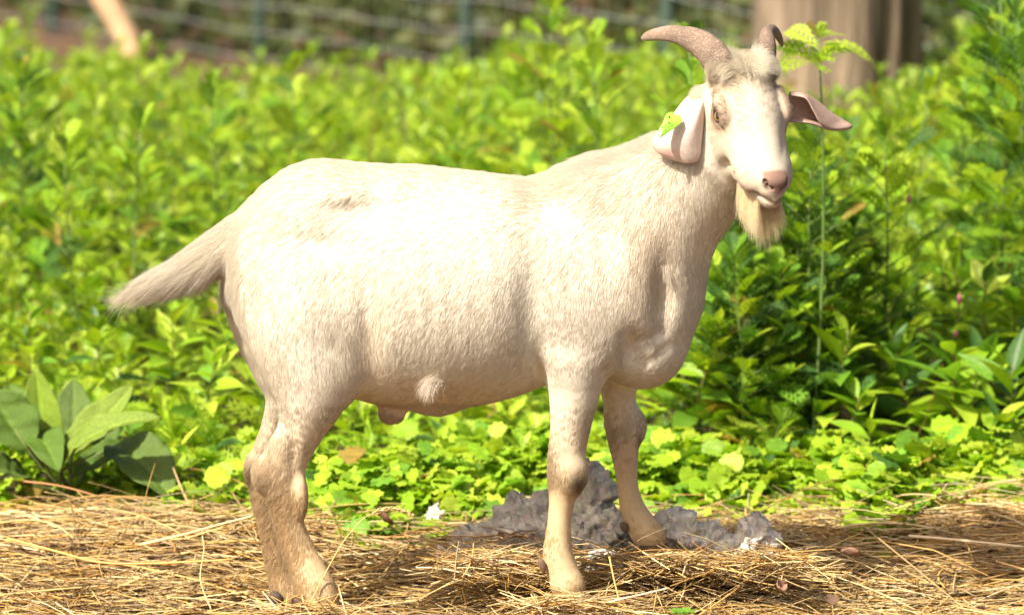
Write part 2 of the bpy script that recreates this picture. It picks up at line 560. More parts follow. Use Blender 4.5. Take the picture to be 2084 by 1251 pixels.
def sheet(rows, n=6, m=5, thick=.004):
    """a thick curved sheet through rows of (px, py, Y) points: the ears"""
    R = np.array([[at(*p) for p in r] for r in rows])
    R = np.array([catmull(r, m) for r in R])
    R = catmull(R.reshape(len(R), -1), n).reshape(-1, R.shape[1], 3)
    du = np.gradient(R, axis=0); dv = np.gradient(R, axis=1)
    N = np.cross(du, dv); N /= np.linalg.norm(N, axis=2)[..., None] + 1e-9
    nu, nv = R.shape[:2]
    ed = np.minimum(np.minimum(np.arange(nv), nv - 1 - np.arange(nv))[None, :] / 2.0, (nu - 1 - np.arange(nu))[:, None] / 2.0)
    th = thick * .5 * np.clip(.25 + .75 * ed, .25, 1)
    A = (R + N * th[..., None]).reshape(-1, 3); Bm = (R - N * th[..., None]).reshape(-1, 3)
    q = grid_quads(nu, nv)
    n0 = nu * nv
    Q = [q, q[:, ::-1] + n0]
    rim = [i * nv for i in range(nu)][::-1] + [j for j in range(nv)][1:] + [i * nv + nv - 1 for i in range(nu)][1:] + [(nu - 1) * nv + j for j in range(nv)][::-1][1:-1]
    rim = np.array(rim)
    nx = np.roll(rim, -1)
    Q.append(np.stack([rim, rim + n0, nx + n0, nx], 1))
    return np.vstack([A, Bm]), np.concatenate(Q)
# the ear by the tag hangs beside the cheek; the other one is folded and points away
EAR_R = [[(1424, 186, -.062), (1428, 184, -.066), (1434, 186, -.070), (1440, 190, -.070)],
         [(1398, 198, -.070), (1412, 206, -.086), (1428, 206, -.093), (1438, 206, -.080)],
         [(1378, 222, -.078), (1398, 230, -.098), (1420, 228, -.104), (1434, 222, -.090)],
         [(1360, 246, -.082), (1384, 254, -.103), (1412, 252, -.110), (1432, 244, -.096)],
         [(1340, 268, -.084), (1366, 276, -.104), (1402, 276, -.112), (1430, 268, -.100)],
         [(1328, 288, -.086), (1356, 296, -.104), (1396, 300, -.111), (1427, 294, -.101)],
         [(1336, 308, -.088), (1362, 314, -.102), (1396, 320, -.108), (1425, 314, -.101)],
         [(1366, 325, -.091), (1380, 329, -.099), (1400, 333, -.103), (1418, 330, -.100)]]
EAR_L = [[(1603, 248, -.060), (1600, 236, -.040), (1602, 215, -.034), (1608, 190, -.044), (1610, 194, -.052)],
         [(1636, 249, -.060), (1640, 243, -.026), (1640, 218, -.018), (1636, 193, -.030), (1640, 201, -.052)],
         [(1660, 254, -.050), (1664, 250, -.018), (1666, 232, -.008), (1664, 209, -.018), (1655, 226, -.050)],
         [(1678, 262, -.038), (1684, 256, -.010), (1690, 245, -.002), (1690, 231, -.010), (1670, 252, -.044)],
         [(1700, 265, -.020), (1706, 260, -.002), (1710, 252, .004), (1713, 246, .002), (1692, 264, -.028)],
         [(1731, 262, .002), (1733, 261, .004), (1734, 260, .006), (1735, 258, .006), (1729, 262, .000)]]
V3, Q3 = sheet(EAR_R, 7, 7, .0042)
V4, Q4 = sheet(EAR_L, 7, 6, .0042)

BV = np.vstack([V1, V2, V3, V4])
BQ = np.concatenate([Q1, Q2 + len(V1), Q3 + len(V1) + len(V2), Q4 + len(V1) + len(V2) + len(V3)])
PART = np.concatenate([np.zeros(len(V1)), np.ones(len(V2)), np.full(len(V3), 2), np.full(len(V4), 3)]).astype(int)

def vnormals(V, Q):
    n = np.cross(V[Q[:, 2]] - V[Q[:, 0]], V[Q[:, 3]] - V[Q[:, 1]])
    out = np.zeros_like(V)
    for k in range(4):
        for j in range(3):
            out[:, j] += np.bincount(Q[:, k], n[:, j], len(V))
    return out / (np.linalg.norm(out, axis=1)[:, None] + 1e-12)
BN = vnormals(BV, BQ)

def blob(px, py, cx, cy, rx, ry):
    return np.exp(-(((px - cx) / rx) ** 2 + ((py - cy) / ry) ** 2))
def coat_colour(P, part):
    """the goat's own colouring: cream white, tan down the legs, brown knees, pink ears and muzzle, yellow poll"""
    px, py = pix(P)
    Y = P[:, 1]
    c = np.tile(np.array((.63, .582, .488)), (len(P), 1))
    def mixin(w, col):
        nonlocal c
        w = np.clip(w, 0, 1)[:, None]
        c = c * (1 - w) + np.array(col) * w
    tan, brown, dark = (.53, .395, .225), (.20, .125, .06), (.07, .042, .024)
    legs = np.clip((py - 800) / 220, 0, 1) * (part == 0)
    mixin(legs * .95, tan)
    mixin(.5 * blob(px, py, 900, 800, 190, 40) * (part == 0), (.58, .43, .27))  # warm shading from the straw's bounce, painted on the belly
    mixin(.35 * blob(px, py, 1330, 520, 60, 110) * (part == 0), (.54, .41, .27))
    mixin(.30 * blob(px, py, 760, 700, 25, 90) * (part == 0), (.50, .38, .26))  # shade of the fold before the thigh, painted into the coat
    mixin(.20 * blob(px, py, 290, 600, 45, 28) * (part == 0), (.60, .45, .27))
    mixin(.9 * blob(px, py, 1178, 985, 20, 28) * (Y < 0) * (part == 0), dark)
    mixin(.45 * blob(px, py, 1128, 950, 22, 55) * (Y < 0) * (part == 0), brown)
    mixin(.75 * blob(px, py, 1303, 905, 8, 34) * (Y > 0) * (part == 0), dark)
    mixin(.5 * blob(px, py, 1270, 935, 30, 50) * (Y > 0) * (part == 0), (.36, .24, .13))
    mixin(.14 * blob(px, py, 545, 1005, 16, 46) * (Y < 0) * (part == 0), (.26, .17, .085))
    mixin(.7 * blob(px, py, 509, 968, 11, 26) * (Y > 0) * (part == 0), dark)
    mixin(.25 * (py > 940) * (Y > .02) * (px < 700) * (part == 0), (.40, .28, .15))  # far hind leg darkened: its shadow is painted into the colour
    mixin(.22 * blob(px, py, 598, 905, 12, 60) * (Y < 0) * (part == 0), (.38, .26, .14))  # shade in the tendon groove, painted brown
    mixin(.6 * blob(px, py, 1335, 1125, 40, 16) * (part == 0), (.30, .20, .11))
    mixin(.10 * blob(px, py, 722, 438, 26, 9) * (Y < 0) * (part == 0), (.40, .32, .24))  # shade of the hip hollow, painted faintly into the coat
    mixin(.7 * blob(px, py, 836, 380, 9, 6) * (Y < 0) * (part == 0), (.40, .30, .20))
    mixin(.6 * blob(px, py, 797, 840, 30, 22) * (part == 0), (.46, .29, .20))
    # head
    h = (P - HO) @ HM.T
    hp = (part == 1) * np.clip(head_side(P) / .055, 0, 1) ** 1.2
    mixin(.22 * hp * np.clip((.03 - h[:, 0]) / .12, 0, 1), (.62, .48, .31))
    mixin(.35 * hp * np.exp(-((h[:, 0] + .05) / .03) ** 2 - ((np.abs(h[:, 1]) - .045) / .025) ** 2), (.52, .34, .17))
    mixin(.85 * hp, (.49, .425, .32))
    mixin(.55 * hp * np.exp(-(h[:, 1] / .016) ** 2) * (h[:, 2] > -.01) * np.clip((h[:, 0] + .06) / .04, 0, 1), (.55, .50, .42))
    mixin(.55 * hp * np.exp(-((h[:, 0] - .10) / .03) ** 2) * np.clip((-.002 - h[:, 2]) / .02 + .4, 0, 1), (.52, .36, .26))
    nose = hp * np.clip((h[:, 0] - .092) / .006, 0, 1) * np.clip((h[:, 2] + .004 - .10 * np.abs(h[:, 1])) / .005, 0, 1) * np.clip((.0215 - np.abs(h[:, 1])) / .004, 0, 1)
    mixin(.92 * nose, (.21, .115, .085))
    lips = hp * np.clip((h[:, 0] - .075) / .01, 0, 1) * np.exp(-((h[:, 2] + .0135 + .0120 * np.clip((.128 - h[:, 0]) / .032, 0, 1)) / .0045) ** 2)
    mixin(.8 * lips, (.24, .14, .10))
    for s in (-1, 1):
        d = np.sqrt(((h[:, 0] + .002) / 1.3) ** 2 + (h[:, 1] - s * .053) ** 2 + (h[:, 2] + .002) ** 2)
        mixin(.7 * hp * np.exp(-(d / .0190) ** 2), (.44, .27, .18))
        mixin(.95 * hp * np.exp(-(d / .0128) ** 4), (.06, .036, .028))
        d2 = np.sqrt(((h[:, 0] - .0145) / 3.0) ** 2 + ((h[:, 1] - s * .051) / 3) ** 2 + (h[:, 2] + .0045) ** 2)
        mixin(.85 * hp * np.exp(-(d2 / .0026) ** 2), (.10, .06, .045))
        nz = np.sqrt(((h[:, 0] - .1130) / 1.8) ** 2 + ((h[:, 1] - s * .0145) / 1.6) ** 2 + (h[:, 2] - .0045) ** 2)
        mixin(.9 * hp * np.exp(-(nz / .0036) ** 2), (.05, .03, .025))  # shade inside the nostrils, painted dark
    # ears
    mixin(1.0 * (part == 2), (.60, .48, .42))
    mixin(.6 * (part == 2) * blob(px, py, 1418, 280, 16, 60), (.66, .57, .52))  # lit front fold of the ear, painted lighter
    mixin(.6 * (part == 2) * blob(px, py, 1362, 312, 22, 12), (.48, .27, .21))
    mixin(.7 * (part == 2) * blob(px, py, 1418, 195, 18, 10), (.50, .32, .17))
    mixin(1.0 * (part == 3), (.46, .33, .27))
    return c
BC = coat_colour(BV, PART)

GOAT = empty("goat", at(900, 1235, 0.0) * np.array((1, 1, 0)))
tag(GOAT, "cream white goat with curved horns, beard and green ear tag, head turned to the viewer", "goat")
m_skin, nt, p = material("goat_skin", .65, .25)
nt.links.new(mul_noise(nt, attr_col(nt), 160, .90, 1.06, 3), p.inputs["Base Color"])
bump(nt, p, 900, .25, .0006, 3)
BODY = link("body", mesh_np("body", BV, BQ, None, BC, m_skin), GOAT)
# ------------------------------------------------------------------ horns
m_horn, nt, p = material("horn_keratin", .55, .3)
c = mul_noise(nt, attr_col(nt), 55, .62, 1.3, 6)
tn = nd(nt, "ShaderNodeTexNoise"); tn.inputs["Scale"].default_value = 16; tn.inputs["Detail"].default_value = 10; tn.inputs["Distortion"].default_value = 2.0
rp = nd(nt, "ShaderNodeMapRange"); rp.inputs[1].default_value, rp.inputs[2].default_value = .50, .72
rp.inputs[3].default_value, rp.inputs[4].default_value = 0, .55
nt.links.new(tn.outputs[0], rp.inputs[0])
mx = nd(nt, "ShaderNodeMix", data_type='RGBA'); nt.links.new(rp.outputs[0], mx.inputs[0]); nt.links.new(c, mx.inputs[6])
mx.inputs[7].default_value = (.52, .41, .33, 1)
nt.links.new(mx.outputs[2], p.inputs["Base Color"])
bump(nt, p, 130, .8, .002, 6)
def horn(nodes, flat, label):
    N = catmull(nodes, 8)
    P = np.array([at(*q[:3]) for q in N])
    t = np.linspace(0, 1, len(P))
    R = N[:, 3] * MPP
    R = R * (1 + .028 * np.sin(t * 64 + 2 * np.sin(t * 9)) * (1 - t) ** .5 + .014 * np.sin(t * 31 + 1))
    fl = flat + (.8 - flat) * t
    V, Q, T = tube(P, R, 22, fl, ref=(0, 0, 1))
    col = np.array((.185, .130, .095)) * (1 - .15 * np.sin(t * 16)[:, None]) + np.array((.16, .12, .085)) * (t[:, None] ** 2)
    col = np.repeat(col, 22, axis=0); col = np.vstack([col, col[0], col[-1]])
    b = Bag(); b.add(V, Q, T, col)
    o = link("horn", b.mesh("horn", m_horn), GOAT)
    o["label"] = label
horn([(1472, 150, -.085, 30), (1462, 126, -.078, 36), (1442, 103, -.064, 33), (1419, 86, -.048, 28), (1386, 73, -.026, 20.5), (1362, 69, -.010, 16.5), (1336, 70.5, .006, 13), (1316, 75, .018, 9), (1307, 79, .023, 4)],
     .62, "long mottled brown horn sweeping back and outward")
horn([(1563, 118, -.045, 20), (1563, 104, -.038, 21.5), (1561, 86, -.024, 21.5), (1561, 71, -.006, 17), (1569, 62, .012, 13), (1580, 68, .032, 10), (1588, 82, .048, 7), (1592, 94, .058, 3)],
     .8, "short looking brown horn curling away behind the head")

# ------------------------------------------------------------------ eyes
m_eye, nt, p = material("eye_wet", .08, .6)
nt.links.new(attr_col(nt), p.inputs["Base Color"])
for s_ in (-1, 1):
    c0 = hd(-.002, s_ * .0462, -.0055)
    ax = EYE_M[s_][1]; e1 = EYE_M[s_][0]; e2 = np.cross(ax, e1)
    r = .0122
    th = np.linspace(0, np.pi, 40); ph = np.linspace(0, 2 * np.pi, 48, endpoint=False)
    TH, PH = np.meshgrid(th, ph, indexing='ij')
    D = np.cos(TH)[..., None] * ax + np.sin(TH)[..., None] * (np.cos(PH)[..., None] * e1 + np.sin(PH)[..., None] * e2)
    V = (c0 + r * D).reshape(-1, 3)
    x1, x2 = (np.sin(TH) * np.cos(PH)).ravel(), (np.sin(TH) * np.sin(PH)).ravel()
    rad = np.hypot(x1, x2)
    col = np.tile(np.array((.20, .115, .035)), (len(V), 1))
    col *= (.75 + .5 * np.abs(np.sin(PH.ravel() * 9)))[:, None] * (1.15 - .5 * (rad / .66) ** 2)[:, None]
    col[rad > .66] = (.07, .045, .035)
    col[(rad > .78)] = (.30, .24, .2)
    col[(np.abs(x1) < .40) & (np.abs(x2) < .20)] = (.008, .008, .010)
    b = Bag(); b.add(V, grid_quads(40, 48, True), None, col)
    o = link("eye", b.mesh("eye", m_eye), GOAT)

# ------------------------------------------------------------------ hooves and dewclaws
m_hoof, nt, p = material("hoof_horn", .5, .3)
nt.links.new(mul_noise(nt, attr_col(nt), 90, .6, 1.3, 5), p.inputs["Base Color"])
bump(nt, p, 160, .5, .001)
def hoof(px, py, Y, toe, down, size=1.0):
    """two claws below the pastern at (px, py, Y); toe = where they point in plan"""
    c = at(px, py, Y)
    toe = np.array((toe[0], toe[1], 0.0)); toe /= np.linalg.norm(toe)
    sd = np.array((-toe[1], toe[0], 0.0))
    b = Bag()
    for s in (-1, 1):
        rings, nseg = [], 20
        for k, (dz, fwd, lx, ly) in enumerate(((.004, -.004, .020, .0105), (-.004, .0, .024, .0125), (-.014, .005, .027, .0135), (-down * .8, .011, .030, .0140), (-down, .012, .030, .0138))):
            a = np.linspace(0, 2 * np.pi, nseg, endpoint=False)
            x = np.cos(a); y = np.sin(a)
            y = y * (1 - .35 * np.clip(x, 0, 1) ** 2)
            P = c + np.array((0, 0, dz)) + (fwd + size * lx * x)[:, None] * toe + (s * .0125 + size * ly * y)[:, None] * sd
            rings.append(P)
        V = np.concatenate(rings + [[rings[0].mean(0)], [rings[-1].mean(0)]])
        Q = grid_quads(5, nseg, True)
        T = [(5 * nseg, j, (j + 1) % nseg) for j in range(nseg)] + [(5 * nseg + 1, 4 * nseg + (j + 1) % nseg, 4 * nseg + j) for j in range(nseg)]
        col = np.repeat(np.array([(.24, .16, .09), (.20, .13, .075), (.16, .105, .06), (.13, .085, .05), (.12, .08, .05)]), nseg, axis=0)
        b.add(V, Q, T, np.vstack([col, col[:1], col[-1:]]))
    link("hoof", b.mesh("hoof", m_hoof), GOAT)
hoof(1165, 1204, -.078, (1, -.75), .030, .82)
hoof(1334, 1112, .046, (1, -.45), .026, .90)
hoof(664, 1236, -.086, (1, -.35), .034, .9)
hoof(612, 1240, .055, (1, -.35), .032, .8)
def dewclaw(px, py, Y, rx, rz, col):
    c = at(px, py, Y)
    th = np.linspace(0, np.pi, 10); ph = np.linspace(0, 2 * np.pi, 14, endpoint=False)
    TH, PH = np.meshgrid(th, ph, indexing='ij')
    V = np.stack([c[0] + rx * np.sin(TH) * np.cos(PH) - .25 * rz * np.cos(TH), c[1] + rx * .8 * np.sin(TH) * np.sin(PH), c[2] + rz * np.cos(TH) * (1 - .25 * np.cos(TH))], -1).reshape(-1, 3)
    b = Bag(); b.add(V, grid_quads(10, 14, True), None, col)
    link("dewclaw", b.mesh("dewclaw", m_hoof), GOAT)
dewclaw(563, 1216, .040, .0095, .0135, (.075, .055, .04))
dewclaw(606, 1226, -.098, .0085, .0115, (.10, .06, .04))
dewclaw(1103, 1147, -.090, .0055, .011, (.16, .10, .06))
dewclaw(1270, 1070, .040, .0065, .008, (.13, .09, .06))

# ------------------------------------------------------------------ ear tag
m_tag, nt, p = material("tag_plastic", .38, .4)
p.inputs["Base Color"].default_value = (.28, .60, .06, 1)
p.inputs["Subsurface Weight"].default_value = .25
p.inputs["Subsurface Radius"].default_value = (.004, .006, .002)
p.inputs["Subsurface Scale"].default_value = .5
tag_out = [(640, 150), (560, 175), (480, 235), (430, 310), (385, 430), (320, 580), (235, 700), (190, 800), (178, 930), (190, 1060), (225, 1095), (600, 850), (1000, 555), (1020, 500), (1012, 400), (975, 300), (920, 250), (850, 262), (770, 230), (700, 175)]
tag_out = [(1330 + x / 17.87, 220 + y / 17.87) for x, y in tag_out]
def tagY(px, py):
    return -.1235 + (px - 1360) * .00010 + (py - 255) * -.00035
TO = catmull(np.array(tag_out + [tag_out[0]]), 4)[:-1]
front = np.array([at(x, y, tagY(x, y)) for x, y in TO]); back = front + np.array((.0002, .0022, 0))
cx, cy = TO.mean(0)
n = len(TO)
inner = np.array([at(cx + (x - cx) * .93, cy + (y - cy) * .93, tagY(x, y) - .0004) for x, y in TO])
V = np.vstack([front, back, inner, [inner.mean(0)], [back.mean(0)]])
Q = [(j, (j + 1) % n, n + (j + 1) % n, n + j) for j in range(n)] + [(2 * n + j, 2 * n + (j + 1) % n, (j + 1) % n, j) for j in range(n)]
T = [(3 * n, 2 * n + (j + 1) % n, 2 * n + j) for j in range(n)] + [(3 * n + 1, n + j, n + (j + 1) % n) for j in range(n)]
b = Bag(); b.add(V, Q, T)
TAG = link("ear_tag", b.mesh("ear_tag", m_tag, False), GOAT)
TAG["label"] = "lime green plastic ear tag numbered 0015"
m_dark, _, p = material("tag_rivet_green", .5, .3); p.inputs["Base Color"].default_value = (.03, .12, .01, 1)
b = Bag(); V, Q, T = tube([at(1362, 238.5, -.1150), at(1362, 238.5, tagY(1362, 238.5) - .0012)], [.0016, .0013], 10)
b.add(V, Q, T); link("rivet", b.mesh("rivet", m_dark), TAG)
m_ink, _, p = material("tag_ink", .6, .2); p.inputs["Base Color"].default_value = (.16, .25, .035, 1)
tx = at(1375, 240, tagY(1375, 240)) - at(1345, 265, tagY(1345, 265)); tx /= np.linalg.norm(tx)
ty = at(1355, 245, tagY(1355, 245)) - at(1361, 258, tagY(1361, 258)); ty -= (ty @ tx) * tx; ty /= np.linalg.norm(ty)
tz = np.cross(tx, ty)
def stamp(name, text, px, py, size, space):
    fc = bpy.data.curves.new(name, 'FONT')
    fc.body = text; fc.size = size; fc.align_x = 'LEFT'; fc.space_character = space; fc.extrude = .00012; fc.offset = size * .012
    fc.materials.append(m_ink)
    o = link(name, fc)
    pos = at(px, py, tagY(px, py) - .0010)
    M = Matrix(((tx[0], ty[0], tz[0], pos[0]), (tx[1], ty[1], tz[1], pos[1]), (tx[2], ty[2], tz[2], pos[2]), (0, 0, 0, 1)))
    bpy.context.view_layer.update()
    me = bpy.data.meshes.new_from_object(o.evaluated_get(bpy.context.evaluated_depsgraph_get()))
    me.transform(M)
    bpy.data.objects.remove(o)
    me.name = name
    if not me.materials: me.materials.append(m_ink)
    link(name, me, TAG)
stamp("tag_number", "0015", 1346, 275, .0110, 1.10)
stamp("tag_small_number", "7000 015", 1349, 262, .0040, 1.0)

# ------------------------------------------------------------------ coat of hair
FLOW = np.array([   # px, py, direction across, direction up, hair length mm, lift
    (590, 350, -.90, -.40, 17, .40), (700, 330, -1, -.12, 16, .42), (850, 335, -1, -.10, 14, .42), (1000, 350, -1, -.05, 13, .40),
    (800, 430, -.90, -.45, 16, .20), (950, 430, -.85, -.50, 15, .20), (720, 450, -.80, -.60, 16, .22), (640, 480, -.80, -.62, 16, .22),
    (540, 420, -.85, -.52, 17, .35), (480, 520, -.65, -.75, 16, .25), (560, 540, -.62, -.78, 16, .2), (600, 640, -.30, -.95, 14, .2), (470, 620, .15, -.98, 13, .25),
    (680, 600, -.45, -.88, 15, .2), (800, 560, -.62, -.78, 15, .2), (800, 680, -.50, -.86, 15, .2), (900, 560, -.62, -.78, 15, .2), (900, 700, -.45, -.88, 14, .2),
    (1020, 560, -.55, -.84, 14, .2), (1020, 700, -.45, -.88, 14, .2), (760, 790, -.70, -.55, 11, .2), (900, 810, -.75, -.45, 11, .22), (1030, 780, -.70, -.5, 11, .2),
    (735, 730, .05, -1, 14, .3), (640, 740, .0, -1, 13, .2), (680, 790, .05, -1, 12, .2), (540, 740, -.15, -.98, 15, .35),
    (1120, 360, -.92, -.1, 24, .5), (1180, 315, -.80, .15, 32, .65), (1240, 295, -.70, .25, 34, .7), (1310, 285, -.60, .05, 28, .6),
    (1150, 450, -.70, -.70, 16, .2), (1220, 400, -.75, -.60, 22, .28), (1300, 360, -.55, -.80, 22, .25), (1230, 520, -.35, -.93, 14, .2), (1200, 650, -.25, -.97, 13, .2), (1110, 700, -.25, -.97, 12, .2),
    (1340, 440, -.30, -.95, 16, .2), (1410, 400, -.10, -1, 14, .2), (1440, 480, -.10, -1, 13, .2), (1390, 560, -.15, -.98, 14, .22), (1360, 640, -.2, -.97, 14, .2),
    (1300, 730, -.85, -.30, 13, .2), (1370, 690, -.7, -.6, 12, .2), (1260, 770, -.7, -.5, 12, .25), (1330, 590, -.3, -.95, 15, .3),
    (630, 860, .05, -1, 10, .2), (560, 900, -.25, -.97, 11, .3), (620, 960, .05, -1, 8, .2), (525, 990, -.45, -.88, 13, .5), (545, 1060, -.60, -.75, 15, .5), (560, 1120, -.60, -.75, 14, .5), (515, 1010, -.7, -.7, 15, .55), (535, 1100, -.7, -.7, 14, .5),
    (610, 1080, -.35, -.93, 9, .3), (640, 1150, .1, -1, 9, .2), (600, 1190, -.2, -1, 12, .3), (650, 1225, .1, -1, 10, .2), (565, 1190, -.2, -1, 14, .3),
    (1160, 800, -.05, -1, 9, .18), (1160, 930, -.05, -1, 8, .2), (1110, 940, -.35, -.93, 10, .35), (1140, 1050, 0, -1, 7, .2), (1105, 1090, -.3, -.95, 9, .3), (1140, 1150, .05, -1, 8, .2), (1165, 1205, .1, -1, 9, .2),
    (1260, 820, -.1, -1, 9, .2), (1230, 880, -.4, -.9, 11, .35), (1275, 940, 0, -1, 7, .2), (1290, 1030, .2, -1, 8, .2), (1330, 1095, .35, -.9, 9, .2),
    (500, 450, -.85, -.50, 20, .30), (440, 490, -.88, -.46, 22, .30), (440, 555, -.62, -.78, 28, .35), (390, 530, -.92, -.38, 24, .3), (380, 575, -.70, -.70, 30, .35), (330, 565, -.90, -.42, 30, .3), (320, 592, -.75, -.65, 34, .3), (285, 592, -.93, -.36, 40, .22),
], dtype=float)
def flow_at(px, py, T):
    out = np.zeros((len(px), 4)); W = np.zeros(len(px))
    for q in T:
        w = 1.0 / (((px - q[0]) ** 2 + (py - q[1]) ** 2) / 900.0 + 1.0) ** 2.2
        out += w[:, None] * q[2:6]; W += w
    return out / W[:, None]
def sample_body(n, weight):
    tri = np.concatenate([BQ[:, [0, 1, 2]], BQ[:, [0, 2, 3]]])
    A = np.linalg.norm(np.cross(BV[tri[:, 1]] - BV[tri[:, 0]], BV[tri[:, 2]] - BV[tri[:, 0]]), axis=1)
    A = A * weight[tri].mean(1)
    cs = np.cumsum(A)
    i = np.searchsorted(cs, RNG.random(n) * cs[-1])
    r1, r2 = np.sqrt(RNG.random(n)), RNG.random(n)
    w = np.stack([1 - r1, r1 * (1 - r2), r1 * r2], 1)
    t = tri[np.minimum(i, len(tri) - 1)]
    P = (BV[t] * w[..., None]).sum(1); N = (BN[t] * w[..., None]).sum(1)
    N /= np.linalg.norm(N, axis=1)[:, None] + 1e-9
    return P, N, PART[t[:, 0]]
def hair_object(name, strands, radius, col, mat, parent, tip=.35):
    n, k, _ = strands.shape
    hc = bpy.data.hair_curves.new(name)
    hc.add_curves([k] * n)
    hc.position_data.foreach_set("vector", strands.astype(np.float32).ravel())
    a = hc.attributes.get("radius") or hc.attributes.new("radius", 'FLOAT', 'POINT')
    prof = np.linspace(1, tip, k)[None, :] * np.asarray(radius)[:, None] * np.ones((n, 1))
    a.data.foreach_set("value", prof.astype(np.float32).ravel())
    c4 = np.ones((n, 4), dtype=np.float32); c4[:, :3] = col
    ca = hc.attributes.new("Col", 'FLOAT_COLOR', 'CURVE')
    ca.data.foreach_set("color", c4.ravel())
    hc.materials.append(mat)
    return link(name, hc, parent)
m_fur = bpy.data.materials.new("goat_hair"); m_fur.use_nodes = True
nt = m_fur.node_tree
p = nt.nodes["Principled BSDF"]
at_n = nd(nt, "ShaderNodeAttribute", attribute_name="Col")
p.inputs["Roughness"].default_value = .45; p.inputs["Specular IOR Level"].default_value = .35
nt.links.new(at_n.outputs["Color"], p.inputs["Base Color"])
tr = nd(nt, "ShaderNodeBsdfTranslucent"); nt.links.new(at_n.outputs["Color"], tr.inputs[0])
ms = nd(nt, "ShaderNodeMixShader"); ms.inputs[0].default_value = .45
nt.links.new(p.outputs[0], ms.inputs[1]); nt.links.new(tr.outputs[0], ms.inputs[2])
nt.links.new(ms.outputs[0], nt.nodes["Material Output"].inputs[0])
scene.cycles_curves.shape = 'RIBBONS'
scene.cycles_curves.subdivisions = 2

bpx, bpy_ = pix(BV)
hB = (BV - HO) @ HM.T
bare = np.zeros(len(BV), bool)
bare |= (PART == 1) & (hB[:, 0] > .093) & (hB[:, 2] > -.004) & (np.abs(hB[:, 1]) < .021)
for s_ in (-1, 1):
    bare |= (PART == 1) & (np.sqrt(((hB[:, 0] - .001) / 1.5) ** 2 + (hB[:, 1] - s_ * .053) ** 2 + (hB[:, 2] + .0025) ** 2) < .0118)
bare |= (PART == 1) & (hB[:, 0] > .078) & (np.abs(hB[:, 2] + .0135 + .0120 * np.clip((.128 - hB[:, 0]) / .032, 0, 1)) < .0018)
wt = np.ones(len(BV))
wt[PART == 1] = 2.2
wt[PART >= 2] = .9
wt[(PART == 0) & (bpy_ > 820)] = 1.7
wt[BN[:, 1] > .35] *= .55
wt[bare] = 0
NH = 330000
HP, HNr, HPart = sample_body(NH, wt)
px, py = pix(HP)
fl = flow_at(px, py, FLOW)
d = np.stack([fl[:, 0], np.zeros(NH), fl[:, 1]], 1)
d[:, 1] += np.where(HNr[:, 1] < 0, .08, -.08)
L = fl[:, 2] / 1000 * (.62 + .55 * fl[:, 3]); lift = fl[:, 3]
tl = (px < 500) & (py < 640) & (py > 430); L = np.where(tl, L * 1.8, L);  lift = np.where((py > 850) & (lift < .3), lift * .9, lift)
# head hair: short, laid back from the nose, a fringe falling from the poll
hh = (HP - HO) @ HM.T
isH = (HPart == 1)
fr = np.clip((-.028 - hh[:, 0]) / .03, 0, 1) * np.clip((hh[:, 2] + .012) / .02, 0, 1)      # fringe
lat = np.clip(hh[:, 1] / .03, -1, 1)
dh = (-HN * .75)[None, :] + lat[:, None] * HR * .8 - .25 * HU
ff = -HN * .25 + lat[:, None] * HR * 1.0 + .15 * HU + HN * .45 * np.abs(lat)[:, None]
dh = dh * (1 - fr[:, None]) + ff * fr[:, None]
side = np.clip((np.abs(hh[:, 1]) - .03) / .02, 0, 1) * np.clip((-.012 - hh[:, 2]) / .02, 0, 1)
dh = dh * (1 - side[:, None]) + (-HN * .75 - HU * .5)[None, :] * side[:, None]
low = isH & (hh[:, 0] < .0) & (hh[:, 2] < -.055)
blend = np.where(isH, np.clip(head_side(HP) / .05, 0, 1), 0.0) * np.where(low, .25, 1.0)
d = d * (1 - blend[:, None]) + dh * blend[:, None]
Lh = .0055 + .004 * np.clip((.06 - hh[:, 0]) / .08, 0, 1) + .008 * fr
L = np.where(isH, np.minimum(L, .012) * (1 - blend) + Lh * blend, L); lift = lift * (1 - blend) + (.16 + .25 * fr) * blend
ears = HPart >= 2
d[ears] = np.where((HPart[ears] == 2)[:, None], np.array((-.15, -.05, -1.0)), np.array((.8, .1, -.35)))
L[ears] = .0028; lift[ears] = .12
# locks: neighbouring hairs lean the same way
k1 = np.sin(HP[:, 0] * 95 + 2.1 * np.sin(HP[:, 2] * 70)) + np.sin(HP[:, 2] * 120 + HP[:, 0] * 60 + 1.3 * np.sin(HP[:, 0] * 160))
k2 = np.sin(HP[:, 0] * 260 + HP[:, 2] * 210 + 2 * np.sin(HP[:, 2] * 190)) + .7 * np.sin(HP[:, 2] * 420 - HP[:, 0] * 300)
perp = np.cross(d, HNr)
d = d + perp * (.06 * k1 * .6 + .03 * k2 + .10 * RNG.normal(size=NH))[:, None]
d = d - (d * HNr).sum(1)[:, None] * HNr
d /= np.linalg.norm(d, axis=1)[:, None] + 1e-9
L = L * (.75 + .5 * RNG.random(NH)) * (1 + .08 * k2)
lift = lift * (.6 + .5 * RNG.random(NH)) + .012 * k2
lift = np.clip(lift, .05, 1.2)
r1 = d + HNr * (lift * 1.15)[:, None]; r1 /= np.linalg.norm(r1, axis=1)[:, None]
r2 = d + HNr * (lift * .45)[:, None]; r2 /= np.linalg.norm(r2, axis=1)[:, None]
r3 = d + HNr * (lift * .05)[:, None]; r3[:, 2] -= .12; r3 /= np.linalg.norm(r3, axis=1)[:, None]
base = HP - HNr * .0006
st = np.stack([base, base + r1 * (L / 3)[:, None], base + (r1 + r2) * (L / 3)[:, None], base + (r1 + r2 + r3) * (L / 3)[:, None]], 1)
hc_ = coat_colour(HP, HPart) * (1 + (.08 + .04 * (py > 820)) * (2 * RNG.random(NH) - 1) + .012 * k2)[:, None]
hc_ = np.clip(hc_ * np.array((1, 1, 1)) , .01, .92)
